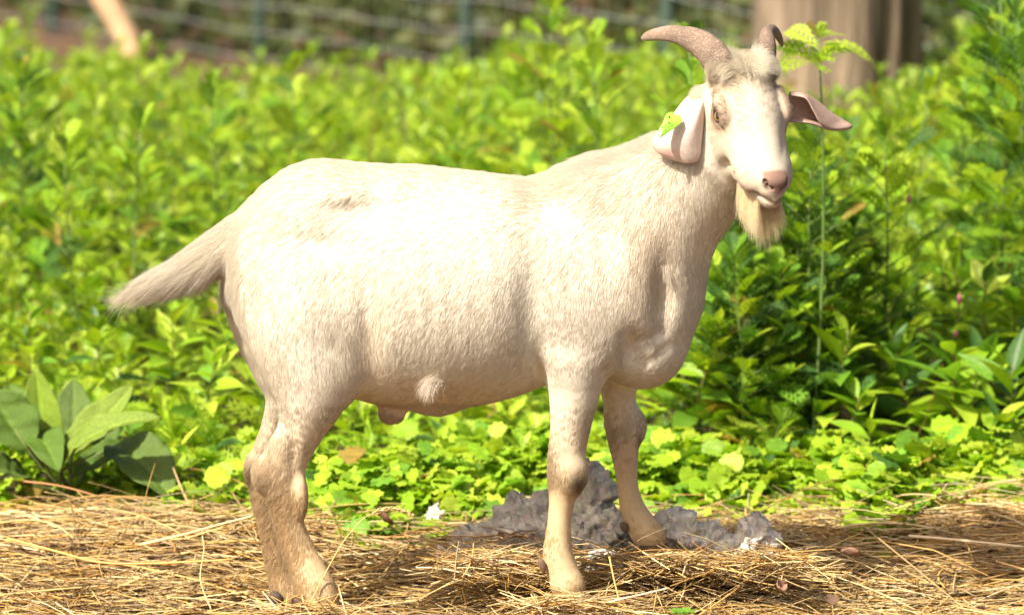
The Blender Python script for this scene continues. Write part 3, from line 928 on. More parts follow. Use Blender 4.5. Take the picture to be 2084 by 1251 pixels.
rad = np.where(isH, .00010, .000125) * (.8 + .5 * RNG.random(NH))
rad[ears] = .00008
rad = np.where((HPart == 0) & (py > 820), rad * 1.7, rad)
FUR = hair_object("fur", st, rad, hc_, m_fur, BODY)

def locks(name, roots, dirs, length, col, parent, rad=.00016, curl=0.0, k=7, spread=.1, sag=.3):
    n = len(roots)
    D = dirs + spread * RNG.normal(size=(n, 3))
    D /= np.linalg.norm(D, axis=1)[:, None]
    st = [roots]
    ln = np.asarray(length) * (.75 + .35 * RNG.random(n)) / (k - 1)
    for i in range(k - 1):
        D = D + np.array((curl, 0, -sag)) / (k - 1)
        D /= np.linalg.norm(D, axis=1)[:, None]
        st.append(st[-1] + D * ln[:, None])
    c = np.array(col) * (.8 + .35 * RNG.random(n))[:, None]
    return hair_object(name, np.stack(st, 1), np.full(n, rad), np.clip(c, .01, .85), m_fur, parent, .3)
# beard
hv = hB
ch = np.nonzero((PART == 1) & (hv[:, 0] > .070) & (hv[:, 0] < .120) & (np.abs(hv[:, 1]) < .0195) & (BN @ HU < -.25) & (BN[:, 2] < -.25) & (hv[:, 2] < -.0215 - .0120 * np.clip((.128 - hv[:, 0]) / .032, 0, 1)))[0]
NBE = 6500
pick = RNG.choice(ch, NBE)
R0 = BV[pick] + RNG.normal(size=(NBE, 3)) * .001 - BN[pick] * .001
hb = (R0 - HO) @ HM.T
D0 = BN[pick] * .10 + np.array((.12, .02, -1.0)) + (hb[:, 1] * 5)[:, None] * HR
lb = .064 * np.clip(RNG.random(NBE) * 1.7, .25, 1) * (.72 + .28 * np.exp(-(hb[:, 1] / .012) ** 2)) * (1 + .10 * np.sin(hb[:, 1] * 700))
o = locks("beard", R0, D0, lb, (.86, .73, .51), BODY, .00013, .0, 9, .085, .25)
# poll: a soft quiff between the horns
ch = np.nonzero((PART == 1) & (hv[:, 0] < -.050) & (hv[:, 0] > -.092) & (np.abs(hv[:, 1]) < .034) & (BN @ HU > .05))[0]
pick = RNG.choice(ch, 3000)
R0 = BV[pick] - BN[pick] * .001
hb = (R0 - HO) @ HM.T
lt = hb[:, 1] / .034
D0 = HU * .30 - HN * .10 + (lt * .9 + .25 * np.sin(hb[:, 1] * 260))[:, None] * HR + (.30 * np.sin(hb[:, 1] * 170 + 1))[:, None] * HN
locks("poll_tuft", R0, D0, .023, (.84, .77, .64), BODY, .00012, .0, 7, .12, .9)
# tufts on the belly and chest
def tuft(px, py, Y, n, wid, dirn, length, col, curl):
    near = np.hypot(bpx - px, bpy_ - py) < 7
    c = at(px, py, BV[near, 1].min())
    return c + RNG.normal(size=(n, 3)) * wid, np.tile(np.array(dirn, float), (n, 1))
R0, D0 = tuft(893, 776, -.034, 420, .0045, (-.75, -.55, .30), .03, None, 0)
locks("belly_tuft", R0, D0, .036, (.72, .65, .55), BODY, .00017, .55, 8, .16, 1.5)
R0, D0 = tuft(1356, 545, -.075, 70, .004, (.05, -.5, -.8), .03, None, 0)
locks("chest_tuft", R0, D0, .022, (.72, .65, .55), BODY, .00016, .2, 6, .18, .4)
# ================================================================== GROUND
from mathutils import noise as MN
def sstep(a, b, x):
    t = np.clip((np.asarray(x, float) - a) / (b - a), 0, 1)
    return t * t * (3 - 2 * t)
HOOF_FF = at(1336, 1143, .046)
def ground_h(x, y):
    x = np.asarray(x, float); y = np.asarray(y, float)
    g = -.052 * sstep(.36, .0, y) - .040 * sstep(-.04, -.20, x) * sstep(.5, .05, y)
    g = g + (HOOF_FF[2] + .012) * np.exp(-(((x - HOOF_FF[0] + .02) / .20) ** 2 + ((y - HOOF_FF[1] - .08) / .16) ** 2))
    g = g + .030 * np.exp(-(((x - .82) / .34) ** 2 + ((y - .55) / .20) ** 2))
    g = g + .020 * np.exp(-(((x + .35) / .30) ** 2 + ((y - .45) / .15) ** 2))
    g = g + .006 * np.sin(9 * x + 3 * np.sin(5 * y)) * np.cos(11 * y + x)
    g = g + .010 * np.sin(17 * x + 2 * np.sin(13 * y)) * np.sin(19 * y + 2 * np.sin(11 * x)) * sstep(1.2, .8, y)
    g = g + .03 * sstep(2, 6, y) * np.sin(1.3 * x + .4) * np.cos(.9 * y)
    return g
xs = np.unique(np.concatenate([np.linspace(-1.6, 1.6, 140), np.linspace(-12, 12, 81), np.array((-900, -300, -100, -40, -20, 20, 40, 100, 300, 900))]))
ys = np.unique(np.concatenate([np.linspace(-1, 1.6, 110), np.linspace(-10, 16, 90), np.array((-900, -300, -100, -30, 30, 60, 150, 400, 1200))]))
GX, GY = np.meshgrid(xs, ys, indexing='ij')
GZ = ground_h(GX, GY) * (np.abs(GX) < 14) - .004
m_ground, nt, p = material("soil_and_litter", .95, .1)
ov = objvec(nt)
c1 = mul_noise(nt, (.080, .058, .040), 9, .55, 1.5, 8, ov)
vo = nd(nt, "ShaderNodeTexVoronoi"); vo.inputs["Scale"].default_value = 34; nt.links.new(ov, vo.inputs["Vector"])
hs = nd(nt, "ShaderNodeMix", data_type='RGBA', blend_type='OVERLAY'); hs.inputs[0].default_value = .35
nt.links.new(c1, hs.inputs[6]); nt.links.new(vo.outputs["Color"], hs.inputs[7])
gm = nd(nt, "ShaderNodeMix", data_type='RGBA', blend_type='MULTIPLY'); gm.inputs[0].default_value = 1
nt.links.new(hs.outputs[2], gm.inputs[6]); gm.inputs[7].default_value = (1.08, .98, .90, 1)
nt.links.new(gm.outputs[2], p.inputs["Base Color"])
bump(nt, p, 45, 1.0, .01, 8, ov)
g_ = Bag(); g_.add(np.stack([GX, GY, GZ], -1).reshape(-1, 3), grid_quads(len(xs), len(ys))[:, ::-1])
tag(link("ground", g_.mesh("ground", m_ground)), "brown soil strewn with dry leaf litter under the straw and weeds", kind="structure")

# ================================================================== STRAW
m_straw, nt, p = material("dry_straw", .5, .35)
nt.links.new(mul_noise(nt, attr_col(nt), 130, .75, 1.2, 3), p.inputs["Base Color"])
STRAW_COL = np.array([(.60, .44, .20), (.68, .55, .30), (.74, .65, .42), (.54, .35, .12), (.46, .27, .085), (.36, .26, .15), (.50, .40, .24), (.22, .14, .08)])
STRAW_P = np.array((.24, .15, .06, .18, .10, .13, .07, .07))
def stalks(bag, base, az, pitch, L, R, bend, col, nseg=5):
    """many thin four sided stalks at once"""
    n = len(base)
    u = np.linspace(-.5, .5, nseg)
    d = np.stack([np.cos(az) * np.cos(pitch), np.sin(az) * np.cos(pitch), np.sin(pitch)], 1)
    s = np.stack([-np.sin(az), np.cos(az), np.zeros(n)], 1)
    w = np.cross(s, d)
    ctr = base[:, None] + d[:, None] * (u[None, :, None] * L[:, None, None]) + s[:, None] * (bend[:, 0, None, None] * L[:, None, None] * (u[None, :, None] ** 2)) + w[:, None] * (bend[:, 1, None, None] * L[:, None, None] * (.25 - u[None, :, None] ** 2))
    corners = [(1, 0), (0, 1), (-1, 0), (0, -1)]
    tp = np.array([.8] + [1] * (nseg - 2) + [.55])
    V = np.stack([ctr + (s[:, None] * a + w[:, None] * b_ * .7) * R[:, None, None] * tp[None, :, None] for a, b_ in corners], 2)   # n, seg, 4, 3
    V = V.reshape(-1, 3)
    q = grid_quads(nseg, 4, True)
    q = np.vstack([q, [(0, 1, 2, 3)], [(4 * (nseg - 1) + k for k in (3, 2, 1, 0))]]) if False else q
    Q = (q[None] + (np.arange(n) * nseg * 4)[:, None, None]).reshape(-1, 4)
    bag.add(V, Q, None, np.repeat(col, nseg * 4, axis=0))
def straw_cols(n, dark=None):
    c = STRAW_COL[RNG.choice(len(STRAW_COL), n, p=STRAW_P)] * np.array((1.08, 1.02, .90)) * (.45 + .75 * RNG.random(n) ** 1.3)[:, None]
    return c
sb = Bag()
def lay(n, x0, x1, y0, y1, lmin, lmax, rmin, rmax, zlo, zhi, pit, xbias=.6, nseg=4):
    x = RNG.uniform(x0, x1, n); y = RNG.uniform(y0, y1, n)
    edge = .60 + .13 * sstep(.3, 1.0, x) + .07 * np.sin(7 * x) + .06 * np.sin(17 * x + 1)
    k = (y < edge + .08 * RNG.normal(size=n))
    x, y = x[k], y[k]; n = len(x)
    az = np.where(RNG.random(n) < xbias, RNG.normal(0, .45, n), RNG.uniform(0, 2 * np.pi, n))
    L = RNG.uniform(lmin, lmax, n) * RNG.uniform(.5, 1, n)
    ph = RNG.normal(0, pit, n)
    z = ground_h(x, y) + RNG.uniform(zlo, zhi, n) + np.abs(np.sin(ph)) * L * .35
    stalks(sb, np.stack([x, y, z], 1), az, ph, L, RNG.uniform(rmin, rmax, n) * RNG.uniform(.5, 1, n), RNG.normal(0, .16, (n, 2)), straw_cols(n), nseg)
lay(11000, -1.0, 1.0, -.30, .98, .05, .22, .0008, .0018, .000, .016, .06)
lay(6500, -1.0, 1.0, -.30, .70, .06, .26, .0008, .0021, .008, .026, .12)
lay(2600, -1.0, 1.0, -.30, .85, .08, .30, .0010, .0026, .010, .028, .10, .45, 6)
lay(230, -1.0, 1.0, -.25, .62, .06, .17, .0006, .0012, .012, .03, .40, .3, 6)
lay(4500, -1.0, 1.0, -.32, .05, .03, .14, .0004, .0010, .015, .036, .25, .4)
def drape(n, px0, px1, py0, py1, Y0, Y1):
    P0 = np.array([at(RNG.uniform(px0, px1), RNG.uniform(py0, py1), RNG.uniform(Y0, Y1)) for _ in range(n)])
    stalks(sb, P0, np.where(RNG.random(n) < .7, RNG.normal(0, .5, n), RNG.uniform(0, 6.28, n)), RNG.normal(0, .22, n), RNG.uniform(.04, .16, n), RNG.uniform(.0006, .0016, n), RNG.normal(0, .2, (n, 2)), straw_cols(n), 5)
drape(420, 900, 1290, 1125, 1185, -.02, .07)
drape(60, 930, 1130, 1085, 1130, .06, .10)
drape(300, 1360, 1640, 1125, 1175, -.02, .10)
drape(120, 1260, 1400, 1130, 1165, -.02, .06)
drape(160, 520, 720, 1238, 1262, -.18, -.10)
drape(160, 1090, 1230, 1216, 1240, -.18, -.09)
tag(link("straw", sb.mesh("straw", m_straw)), "golden dry straw and hay littered over the bare ground", kind="stuff")

# ------------------------------------------------------------------ broken concrete
m_rock, nt, p = material("broken_concrete", .95, .15)
ov = objvec(nt)
c1 = mul_noise(nt, (.60, .55, .46), 45, .5, 1.35, 8, ov)
vo = nd(nt, "ShaderNodeTexVoronoi", feature='F1'); vo.inputs["Scale"].default_value = 120; nt.links.new(ov, vo.inputs["Vector"])
ms_ = nd(nt, "ShaderNodeMix", data_type='RGBA', blend_type='OVERLAY'); ms_.inputs[0].default_value = .10
nt.links.new(c1, ms_.inputs[6]); nt.links.new(vo.outputs["Color"], ms_.inputs[7])
hsv = nd(nt, "ShaderNodeHueSaturation"); hsv.inputs["Saturation"].default_value = .75
nt.links.new(ms_.outputs[2], hsv.inputs["Color"]); nt.links.new(hsv.outputs[0], p.inputs["Base Color"])
bump(nt, p, 260, .9, .003, 8, ov)
def rock(name, label, px, py, Y, size, seed, peak=None, n=56, group=None):
    """a lumpy piece: pebbles of aggregate standing proud of worn cement"""
    c = at(px, py, Y)
    th = np.linspace(0, np.pi, n); ph = np.linspace(0, 2 * np.pi, 2 * n, endpoint=False)
    V = []
    off = Vector((seed * 7.1, seed * 3.3, seed * 1.7))
    for a in th:
        for b_ in ph:
            d = Vector((math.sin(a) * math.cos(b_), math.sin(a) * math.sin(b_), math.cos(a)))
            r = 1 + .30 * MN.noise(d * 1.3 + off) + .12 * MN.noise(d * 3.0 + off)
            if peak is not None: r += peak[3] * math.exp(-((d - Vector(peak[:3]).normalized()).length / .55) ** 2)
            q = Vector((d.x * size[0], d.y * size[1], d.z * size[2])) * r
            cell = MN.voronoi(q * 62 + off)[0]
            cell2 = MN.voronoi(q * 140 + off)[0]
            h = .0040 * (1 - min(1, cell[0] * 1.5)) + .0044 * (1 - min(1, cell2[0] * 1.4)) - .0070 * abs(MN.noise(q * 40 + off)) * 2 + .0045 * MN.noise(q * 100 + off) - .009 * abs(MN.noise(q * 19 + off)) * 2 + .0025 * MN.noise(q * 230 + off)
            V.append(q + d * h)
    V = np.array(V) + c
    b = Bag(); b.add(V, grid_quads(n, 2 * n, True))
    o = link(name, b.mesh(name, m_rock))
    tag(o, label, "concrete chunk", group)
    return o
def rough(V, N, seed):
    off = Vector((seed * 7.1, seed * 3.3, seed * 1.7)); out = V.copy()
    for i in range(len(V)):
        q = Vector(V[i]) 
        w = q + .010 * MN.noise_vector(q * 30 + off)
        v1 = MN.voronoi(w * 38 + off); v2 = MN.voronoi(w * 110 + off); c2 = v2[0]
        h = .020 * MN.noise(v1[1][0] * 23.7) + .005 * MN.noise(v2[1][0] * 31.3) - .016 * abs(MN.noise(w * 15 + off)) - .006 * abs(MN.noise(w * 55 + off)) + .004 * MN.noise(q * 230 + off)
        out[i] = V[i] + N[i] * (h + .008)
    return out
def craggy(label, lumps, seed):
    cs = np.array([at(*l[:3]) for l in lumps])
    F = Field(cs.min(0) - .10, cs.max(0) + .10, .0021)
    for l, c in zip(lumps, cs):
        F.ell(c, l[3:6], .012)
    V, Q = F.surface()
    V = rough(V, vnormals(V, Q), seed)
    b = Bag(); b.add(V, Q)
    tag(link("concrete_chunk", b.mesh("concrete_chunk", m_rock)), label, "concrete chunk")
craggy("large craggy grey concrete mound peaking behind the near front leg and sloping left",
       [(1200, 1000, .16, .026, .030, .040), (1190, 1045, .16, .044, .040, .045), (1150, 1085, .15, .055, .05, .045), (1215, 1085, .14, .050, .045, .040), (1100, 1075, .16, .040, .04, .045),
        (1052, 1050, .17, .020, .024, .034), (1085, 1105, .14, .06, .05, .035), (1015, 1112, .13, .060, .05, .032), (955, 1128, .11, .036, .04, .020)], 3)
craggy("pale rough concrete chunk with a sunlit crumbly end, right of the raised front hoof",
       [(1385, 1090, .12, .034, .04, .030), (1430, 1108, .12, .040, .04, .028), (1480, 1118, .12, .036, .04, .022), (1530, 1100, .13, .030, .034, .032), (1560, 1115, .13, .022, .03, .026)], 11)
rock("concrete_chunk", "half buried concrete lump in shade between the two front hooves", 1232, 1152, .03, (.036, .035, .026), 17, None, 44)
rock("stone", "small pale stone at the edge of the ground ivy behind the belly", 884, 1046, .52, (.020, .02, .014), 19, None, 36)
rock("stone", "small grey stone at the right end of the straw beside the weeds", 2075, 1030, .70, (.014, .014, .012), 23, None, 30)

# ------------------------------------------------------------------ brown board
m_board, nt, p = material("brown_weathered_wood", .8, .2)
tc = objvec(nt); mp = nd(nt, "ShaderNodeMapping"); mp.inputs["Scale"].default_value = (6, 60, 60); nt.links.new(tc, mp.inputs[0])
nt.links.new(mul_noise(nt, (.17, .11, .085), 4, .5, 1.5, 6, mp.outputs[0]), p.inputs["Base Color"])
bump(nt, p, 8, .5, .002, 6, mp.outputs[0])
def slab(A, B, up, wid, thick, name, mat, parent=None):
    A = np.array(A); B = np.array(B); d = B - A; d /= np.linalg.norm(d); up = np.array(up, float)
    s = np.cross(up, d); s /= np.linalg.norm(s); up = np.cross(d, s)
    bm = bpy.data.meshes.new(name)
    import bmesh
    b2 = bmesh.new(); bmesh.ops.create_cube(b2, size=1)
    L = np.linalg.norm(B - A)
    for v in b2.verts:
        q = (A + B) / 2 + v.co.x * L * d + v.co.y * wid * s + v.co.z * thick * up
        v.co = q + RNG.normal(size=3) * .0012
    bmesh.ops.bevel(b2, geom=list(b2.edges), offset=min(thick, wid) * .12, segments=2, affect='EDGES')
    b2.to_mesh(bm); b2.free(); bm.materials.append(mat)
    return link(name, bm, parent)
o = slab(at(-130, 1113, .42), at(268, 1104, .50), (0, -.3, 1), .030, .020, "wooden_lath", m_board)
tag(o, "weathered brown wooden lath half sunk in the straw by the dock plant", "lath")
o = slab(at(330, 1052, .66), at(520, 1062, .66), (0, -.2, 1), .03, .014, "wooden_lath", m_board)
tag(o, "short dark wooden lath behind the straw beside the far hind leg", "lath")

# ------------------------------------------------------------------ seed head stalk, loose stems, dead leaves, a twig
def stem_from(nodes, r0, r1, seg=6, n=8):
    P = np.array([at(*q) for q in catmull(nodes, n)])
    return tube(P, np.linspace(r0, r1, len(P)), seg)
GS = empty("grass_stalk", at(640, 1225, -.11))
tag(GS, "thin golden grass stalk arching to a drooping seed head in front of the hind leg", "grass stalk")
b = Bag(); b.add(*stem_from([(628, 1232, -.12), (665, 1160, -.10), (700, 1100, -.08), (738, 1056, -.06), (765, 1041, -.05)], .0009, .0006), C=(.62, .46, .15))
link("stem", b.mesh("stem", m_straw), GS)
b = Bag()
sp = np.array([at(*q) for q in catmull([(758, 1044, -.05), (785, 1035, -.045), (812, 1036, -.04), (838, 1048, -.035)], 14)])
b.add(*tube(sp, np.linspace(.0011, .0006, len(sp)), 6), C=(.62, .45, .18))
for i in range(len(sp) - 1):
    for s in (-1, 1):
        d = sp[i + 1] - sp[i]; d /= np.linalg.norm(d)
        o_ = np.cross(d, (0, 1, 0)) * s * .5 + RNG.normal(size=3) * .25
        V, Q, T = tube([sp[i], sp[i] + (d + o_) * .003, sp[i] + (d * 1.6 + o_ * .9) * .005], [.0004, .0011, .0002], 5)
        b.add(V, Q, T, np.array((.66, .47, .20)) * (.8 + .4 * random.random()))
link("seed_head", b.mesh("seed_head", m_straw), GS)
for lab, nodes, r, c in (
    ("long golden straw stem leaning from the left straw up to the far hind leg", [(285, 1108, .25), (370, 1088, .2), (450, 1066, .12), (512, 1050, .07)], .0022, (.72, .56, .28)),
    ("long orange straw stem lying from the wooden lath toward the hind hooves", [(15, 1095, .2), (110, 1120, .16), (200, 1143, .12), (300, 1146, .1), (470, 1138, .08)], .0019, (.62, .38, .10)),
    ("upright pale straw stem bent beside the far hind leg", [(430, 1240, .0), (408, 1180, .02), (415, 1120, .03), (412, 1090, .04)], .0011, (.70, .55, .26)),
    ("thick orange straw stem crossing behind the near hind leg", [(668, 1186, .03), (720, 1163, .05), (770, 1150, .07), (812, 1120, .1)], .0020, (.55, .33, .09)),
    ("thin bright straw stem standing right of the near front hoof", [(1240, 1132, -.06), (1250, 1180, -.08), (1262, 1228, -.1)], .0013, (.68, .45, .12)),
    ("pale straw stem crossing low right of the near front hoof", [(1172, 1246, -.16), (1250, 1222, -.15), (1310, 1208, -.14), (1360, 1196, -.13)], .0018, (.72, .58, .38)),
    ("reddish brown dry stem arching over the dock leaves", [(40, 978, .62), (120, 988, .60), (200, 1010, .58), (272, 1036, .56)], .0017, (.36, .17, .06)),
    ("straight pale straw lying along the right end of the bare patch", [(1850, 1090, .30), (1950, 1098, .28), (2084, 1112, .26)], .0024, (.70, .56, .36)),
    ("dark thin stem crossing the straw diagonally at right", [(1760, 1072, .3), (1850, 1145, .05), (1960, 1235, -.15)], .0013, (.40, .27, .12)),
):
    b = Bag(); V, Q, T = stem_from(nodes, r, r * .7); b.add(V, Q, T, c)
    tag(link("straw_stem", b.mesh("straw_stem", m_straw)), lab, "straw stem", "single straw stems lying on the bare ground")
m_dead, nt, p = material("dead_leaf", .8, .2)
nt.links.new(mul_noise(nt, attr_col(nt), 200, .6, 1.3, 4), p.inputs["Base Color"])
def dead_leaf(px, py, Y, L, W, rot, col, label, tilt=.5):
    c = at(px, py, Y)
    u = np.linspace(0, 1, 9); v = np.linspace(-1, 1, 7)
    U, Vv = np.meshgrid(u, v, indexing='ij')
    w = W * np.sin(np.pi * U ** .8) ** .8
    X = (U - .5) * L; Yl = Vv * w; Z = .35 * W * Vv ** 2 + .25 * L * (U - .5) ** 2 + .08 * W * np.sin(9 * U + 5 * Vv)
    P = np.stack([X, Yl, Z], -1).reshape(-1, 3) @ np.array(Matrix.Rotation(tilt, 3, 'X').transposed()) @ np.array(Matrix.Rotation(rot, 3, 'Z').transposed()) + c
    b = Bag(); b.add(P, grid_quads(9, 7), None, col)
    o = link("dead_leaf", b.mesh("dead_leaf", m_dead))
    sm = o.modifiers.new("thickness", 'SOLIDIFY'); sm.thickness = .0005
    tag(o, label, "dead leaf")
dead_leaf(1588, 1192, -.06, .026, .010, 1.0, (.36, .20, .13), "curled reddish brown dead leaf in the straw below the concrete pieces", 1.0)
dead_leaf(1694, 1222, -.13, .022, .010, .2, (.13, .08, .05), "dark shrivelled dead leaf lying near the bottom of the straw", .6)
dead_leaf(1560, 1122, .16, .03, .012, .4, (.22, .14, .10), "brown dead leaf tucked at the foot of the rightmost concrete piece", .7)
dead_leaf(1730, 1128, .12, .034, .013, 2.6, (.24, .14, .09), "broad brown dead leaf in the straw right of the concrete", .7)
dead_leaf(782, 1058, .40, .030, .014, 2.0, (.13, .06, .04), "dark brown dead leaf curled behind the drooping seed head", .9)
dead_leaf(1052, 1152, .0, .014, .006, .9, (.30, .12, .05), "small rusty dead leaf on the low rubble left of the near front leg", 1.0)
dead_leaf(1016, 1090, .08, .024, .006, 1.2, (.30, .20, .12), "narrow tan dead leaf stuck on the low rubble", 1.1)

# ================================================================== WEEDS
m_leaf = leaf_material("weed_leaf")
m_leaf_soft = leaf_material("matte_leaf", .6, .25, .42)
m_stem, nt, p = material("green_stem", .55, .3)
nt.links.new(attr_col(nt), p.inputs["Base Color"])
def tmpl_lance():
    u = np.array((0, .08, .2, .35, .52, .7, .86, 1.0))
    w = np.array((.06, .30, .72, .98, .95, .68, .33, .02))
    U = np.repeat(u, 5); v = np.tile((-1, -.5, 0, .5, 1), 8); W = np.repeat(w, 5)
    return dict(u=U, v=v * W, f=(np.abs(v) ** 1.3) * W, q=grid_quads(8, 5), t=None)
def tmpl_lance_lo():
    u = np.array((0, .18, .45, .75, 1.0)); w = np.array((.08, .68, 1, .62, .02))
    U = np.repeat(u, 3); v = np.tile((-1, 0, 1), 5); W = np.repeat(w, 3)
    return dict(u=U, v=v * W, f=np.abs(v) * W, q=grid_quads(5, 3), t=None)
def tmpl_feather(pairs=6, teeth=2):
    u, v, f, T, Q = [], [], [], [], []
    def vert(a, b_, c=0.0):
        u.append(a); v.append(b_); f.append(c); return len(u) - 1
    for i in range(pairs):
        a = .10 + .74 * i / (pairs - 1)
        ln = (.95 if i else .6) * math.sin(math.pi * (.24 + .66 * i / (pairs - 1))) ** .8
        for s in (-1, 1):
            ang = .62
            du, dv = math.cos(ang) * .52, math.sin(ang) * 1.0
            w = .040
            b0 = vert(a - w, 0); b1 = vert(a + w, 0)
            m0 = vert(a + du * ln * .5 - w * .95, s * dv * ln * .52, .15 * ln); m1 = vert(a + du * ln * .5 + w * 1.0, s * dv * ln * .44, .15 * ln)
            tp = vert(a + du * ln, s * dv * ln, .32 * ln)
            Q.append((b0, b1, m1, m0) if s > 0 else (b0, m0, m1, b1))
            T.append((m0, m1, tp) if s > 0 else (m0, tp, m1))
            for k in range(teeth):
                tt = .30 + .36 * k
                c0 = vert(a + du * ln * tt - w, s * dv * ln * tt, .1 * ln)
                c1 = vert(a + du * ln * (tt + .16) - w, s * dv * ln * (tt + .16), .16 * ln)
                c2 = vert(a + du * ln * (tt + .05) - w - .085, s * dv * ln * (tt + .32), .24 * ln)
                T.append((c0, c1, c2) if s > 0 else (c0, c2, c1))
                e0 = vert(a + du * ln * tt + w, s * dv * ln * (tt - .04), .1 * ln)
                e1 = vert(a + du * ln * (tt + .16) + w, s * dv * ln * (tt + .10), .16 * ln)
                e2 = vert(a + du * ln * (tt + .20) + w + .075, s * dv * ln * (tt + .02), .16 * ln)
                T.append((e0, e2, e1) if s > 0 else (e0, e1, e2))
    a = vert(.84, -.05); b_ = vert(.84, .05); c = vert(1.02, 0); T.append((a, c, b_))
    a = vert(0, -.018); b_ = vert(0, .018); c = vert(.9, .02); d = vert(.9, -.02); Q.append((a, d, c, b_))
    return dict(u=np.array(u), v=np.array(v), f=np.array(f), q=np.array(Q), t=np.array(T))
def tmpl_round(n=18):
    u, v, f = [.12], [0.0], [0.0]
    rings = ((.5, .07), (1.0, .0))
    T, Q = [], []
    for ri, (r, z) in enumerate(rings):
        for k in range(n):
            a = 2 * np.pi * k / n
            sc = 1 + (.035 * math.cos(9 * a) if ri else 0)
            notch = 1 - .82 * math.exp(-((a - np.pi) / .34) ** 2)
            rr = .5 * r * sc * notch
            u.append(.5 - .38 * (1 - r) + rr * math.cos(a)); v.append(2 * rr * math.sin(a) * .5); f.append((.16 if ri == 0 else .10 + .08 * math.cos(9 * a)))
    for k in range(n):
        T.append((0, 1 + k, 1 + (k + 1) % n))
        Q.append((1 + k, 1 + n + k, 1 + n + (k + 1) % n, 1 + (k + 1) % n))
    return dict(u=np.array(u), v=np.array(v), f=np.array(f), q=np.array(Q), t=np.array(T))
LANCE, LANCE_LO, FEATHER, FEATHER_LO, ROUND = tmpl_lance(), tmpl_lance_lo(), tmpl_feather(6, 2), tmpl_feather(5, 1), tmpl_round()
def unit(a):
    return a / (np.linalg.norm(a, axis=-1, keepdims=True) + 1e-9)
def leaves(bag, t, base, d, L, W, droop, roll, fold, col, wave=0.0):
    n = len(base)
    d = unit(d)
    s = np.cross(d, (0, 0, 1.0)); s = unit(s + 1e-6)
    nrm = np.cross(s, d)
    cr, sr = np.cos(roll)[:, None], np.sin(roll)[:, None]
    s, nrm = s * cr + nrm * sr, nrm * cr - s * sr
    u, v, f = t["u"], t["v"], t["f"]
    P = base[:, None] + d[:, None] * (L[:, None] * (u - .22 * np.abs(droop)[:, None] * u ** 2))[..., None]
    P[..., 2] -= L[:, None] * droop[:, None] * u ** 2
    P += s[:, None] * (W[:, None] * v)[..., None]
    P += nrm[:, None] * (W[:, None] * f * fold[:, None] + (wave * W[:, None] * np.sin(14 * u + 6 * base[:, :1] * 50) * np.abs(v) if wave else 0))[..., None]
    m = len(u)
    off = (np.arange(n) * m)[:, None, None]
    Q = (t["q"][None] + off).reshape(-1, 4) if t["q"] is not None and len(t["q"]) else None
    T = (t["t"][None] + off).reshape(-1, 3) if t["t"] is not None else None
    bag.add(P.reshape(-1, 3), Q, T, np.repeat(col, m, axis=0))
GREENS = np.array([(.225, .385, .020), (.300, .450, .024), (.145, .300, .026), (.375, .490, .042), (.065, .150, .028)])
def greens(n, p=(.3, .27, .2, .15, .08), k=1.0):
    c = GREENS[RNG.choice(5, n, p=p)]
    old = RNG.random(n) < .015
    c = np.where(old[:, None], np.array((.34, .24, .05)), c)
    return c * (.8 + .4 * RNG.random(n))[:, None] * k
def smartweed(stem_bag, leaf_bag, base, h, nleaf, L, W, lean=(0, 0), tpl=LANCE, gp=None, top=True, red=.3):
    """upright stem with long tapering leaves set alternately round it and a tuft of young leaves on top"""
    base = np.array(base, float)
    t = np.linspace(0, 1, 8)
    ph = RNG.uniform(0, 6.28)
    P = base + np.stack([lean[0] * t ** 1.4 * h + .012 * np.sin(5 * t + ph) * h / .3, lean[1] * t ** 1.4 * h, h * t], 1)
    if stem_bag is not None:
        V, Q, T = tube(P, np.linspace(.0026, .0012, 8) * (h / .35) ** .5, 6)
        stem_bag.add(V, Q, T, (.12 + .10 * red, .16 - .07 * red, .035))
    k = np.arange(nleaf); f = .18 + .80 * (k + .5) / nleaf
    b = np.stack([np.interp(f, t, P[:, j]) for j in range(3)], 1)
    az = k * 2.4 + RNG.uniform(0, 6.28) + RNG.normal(0, .3, nleaf)
    el = np.interp(f, (0, .6, 1), (.05, .35, 1.0)) + RNG.normal(0, .15, nleaf)
    d = np.stack([np.cos(az) * np.cos(el), np.sin(az) * np.cos(el), np.sin(el)], 1)
    Ls = L * np.interp(f, (0, .3, .75, 1), (.75, 1, .9, .45)) * (.8 + .4 * RNG.random(nleaf))
    c = greens(nleaf) if gp is None else greens(nleaf, gp)
    leaves(leaf_bag, tpl, b, d, Ls, W * Ls / L * (.85 + .3 * RNG.random(nleaf)), np.interp(f, (0, 1), (.45, .12)) + RNG.normal(0, .10, nleaf),
           RNG.normal(0, .35, nleaf), .18 + .2 * RNG.random(nleaf), c)
    return P
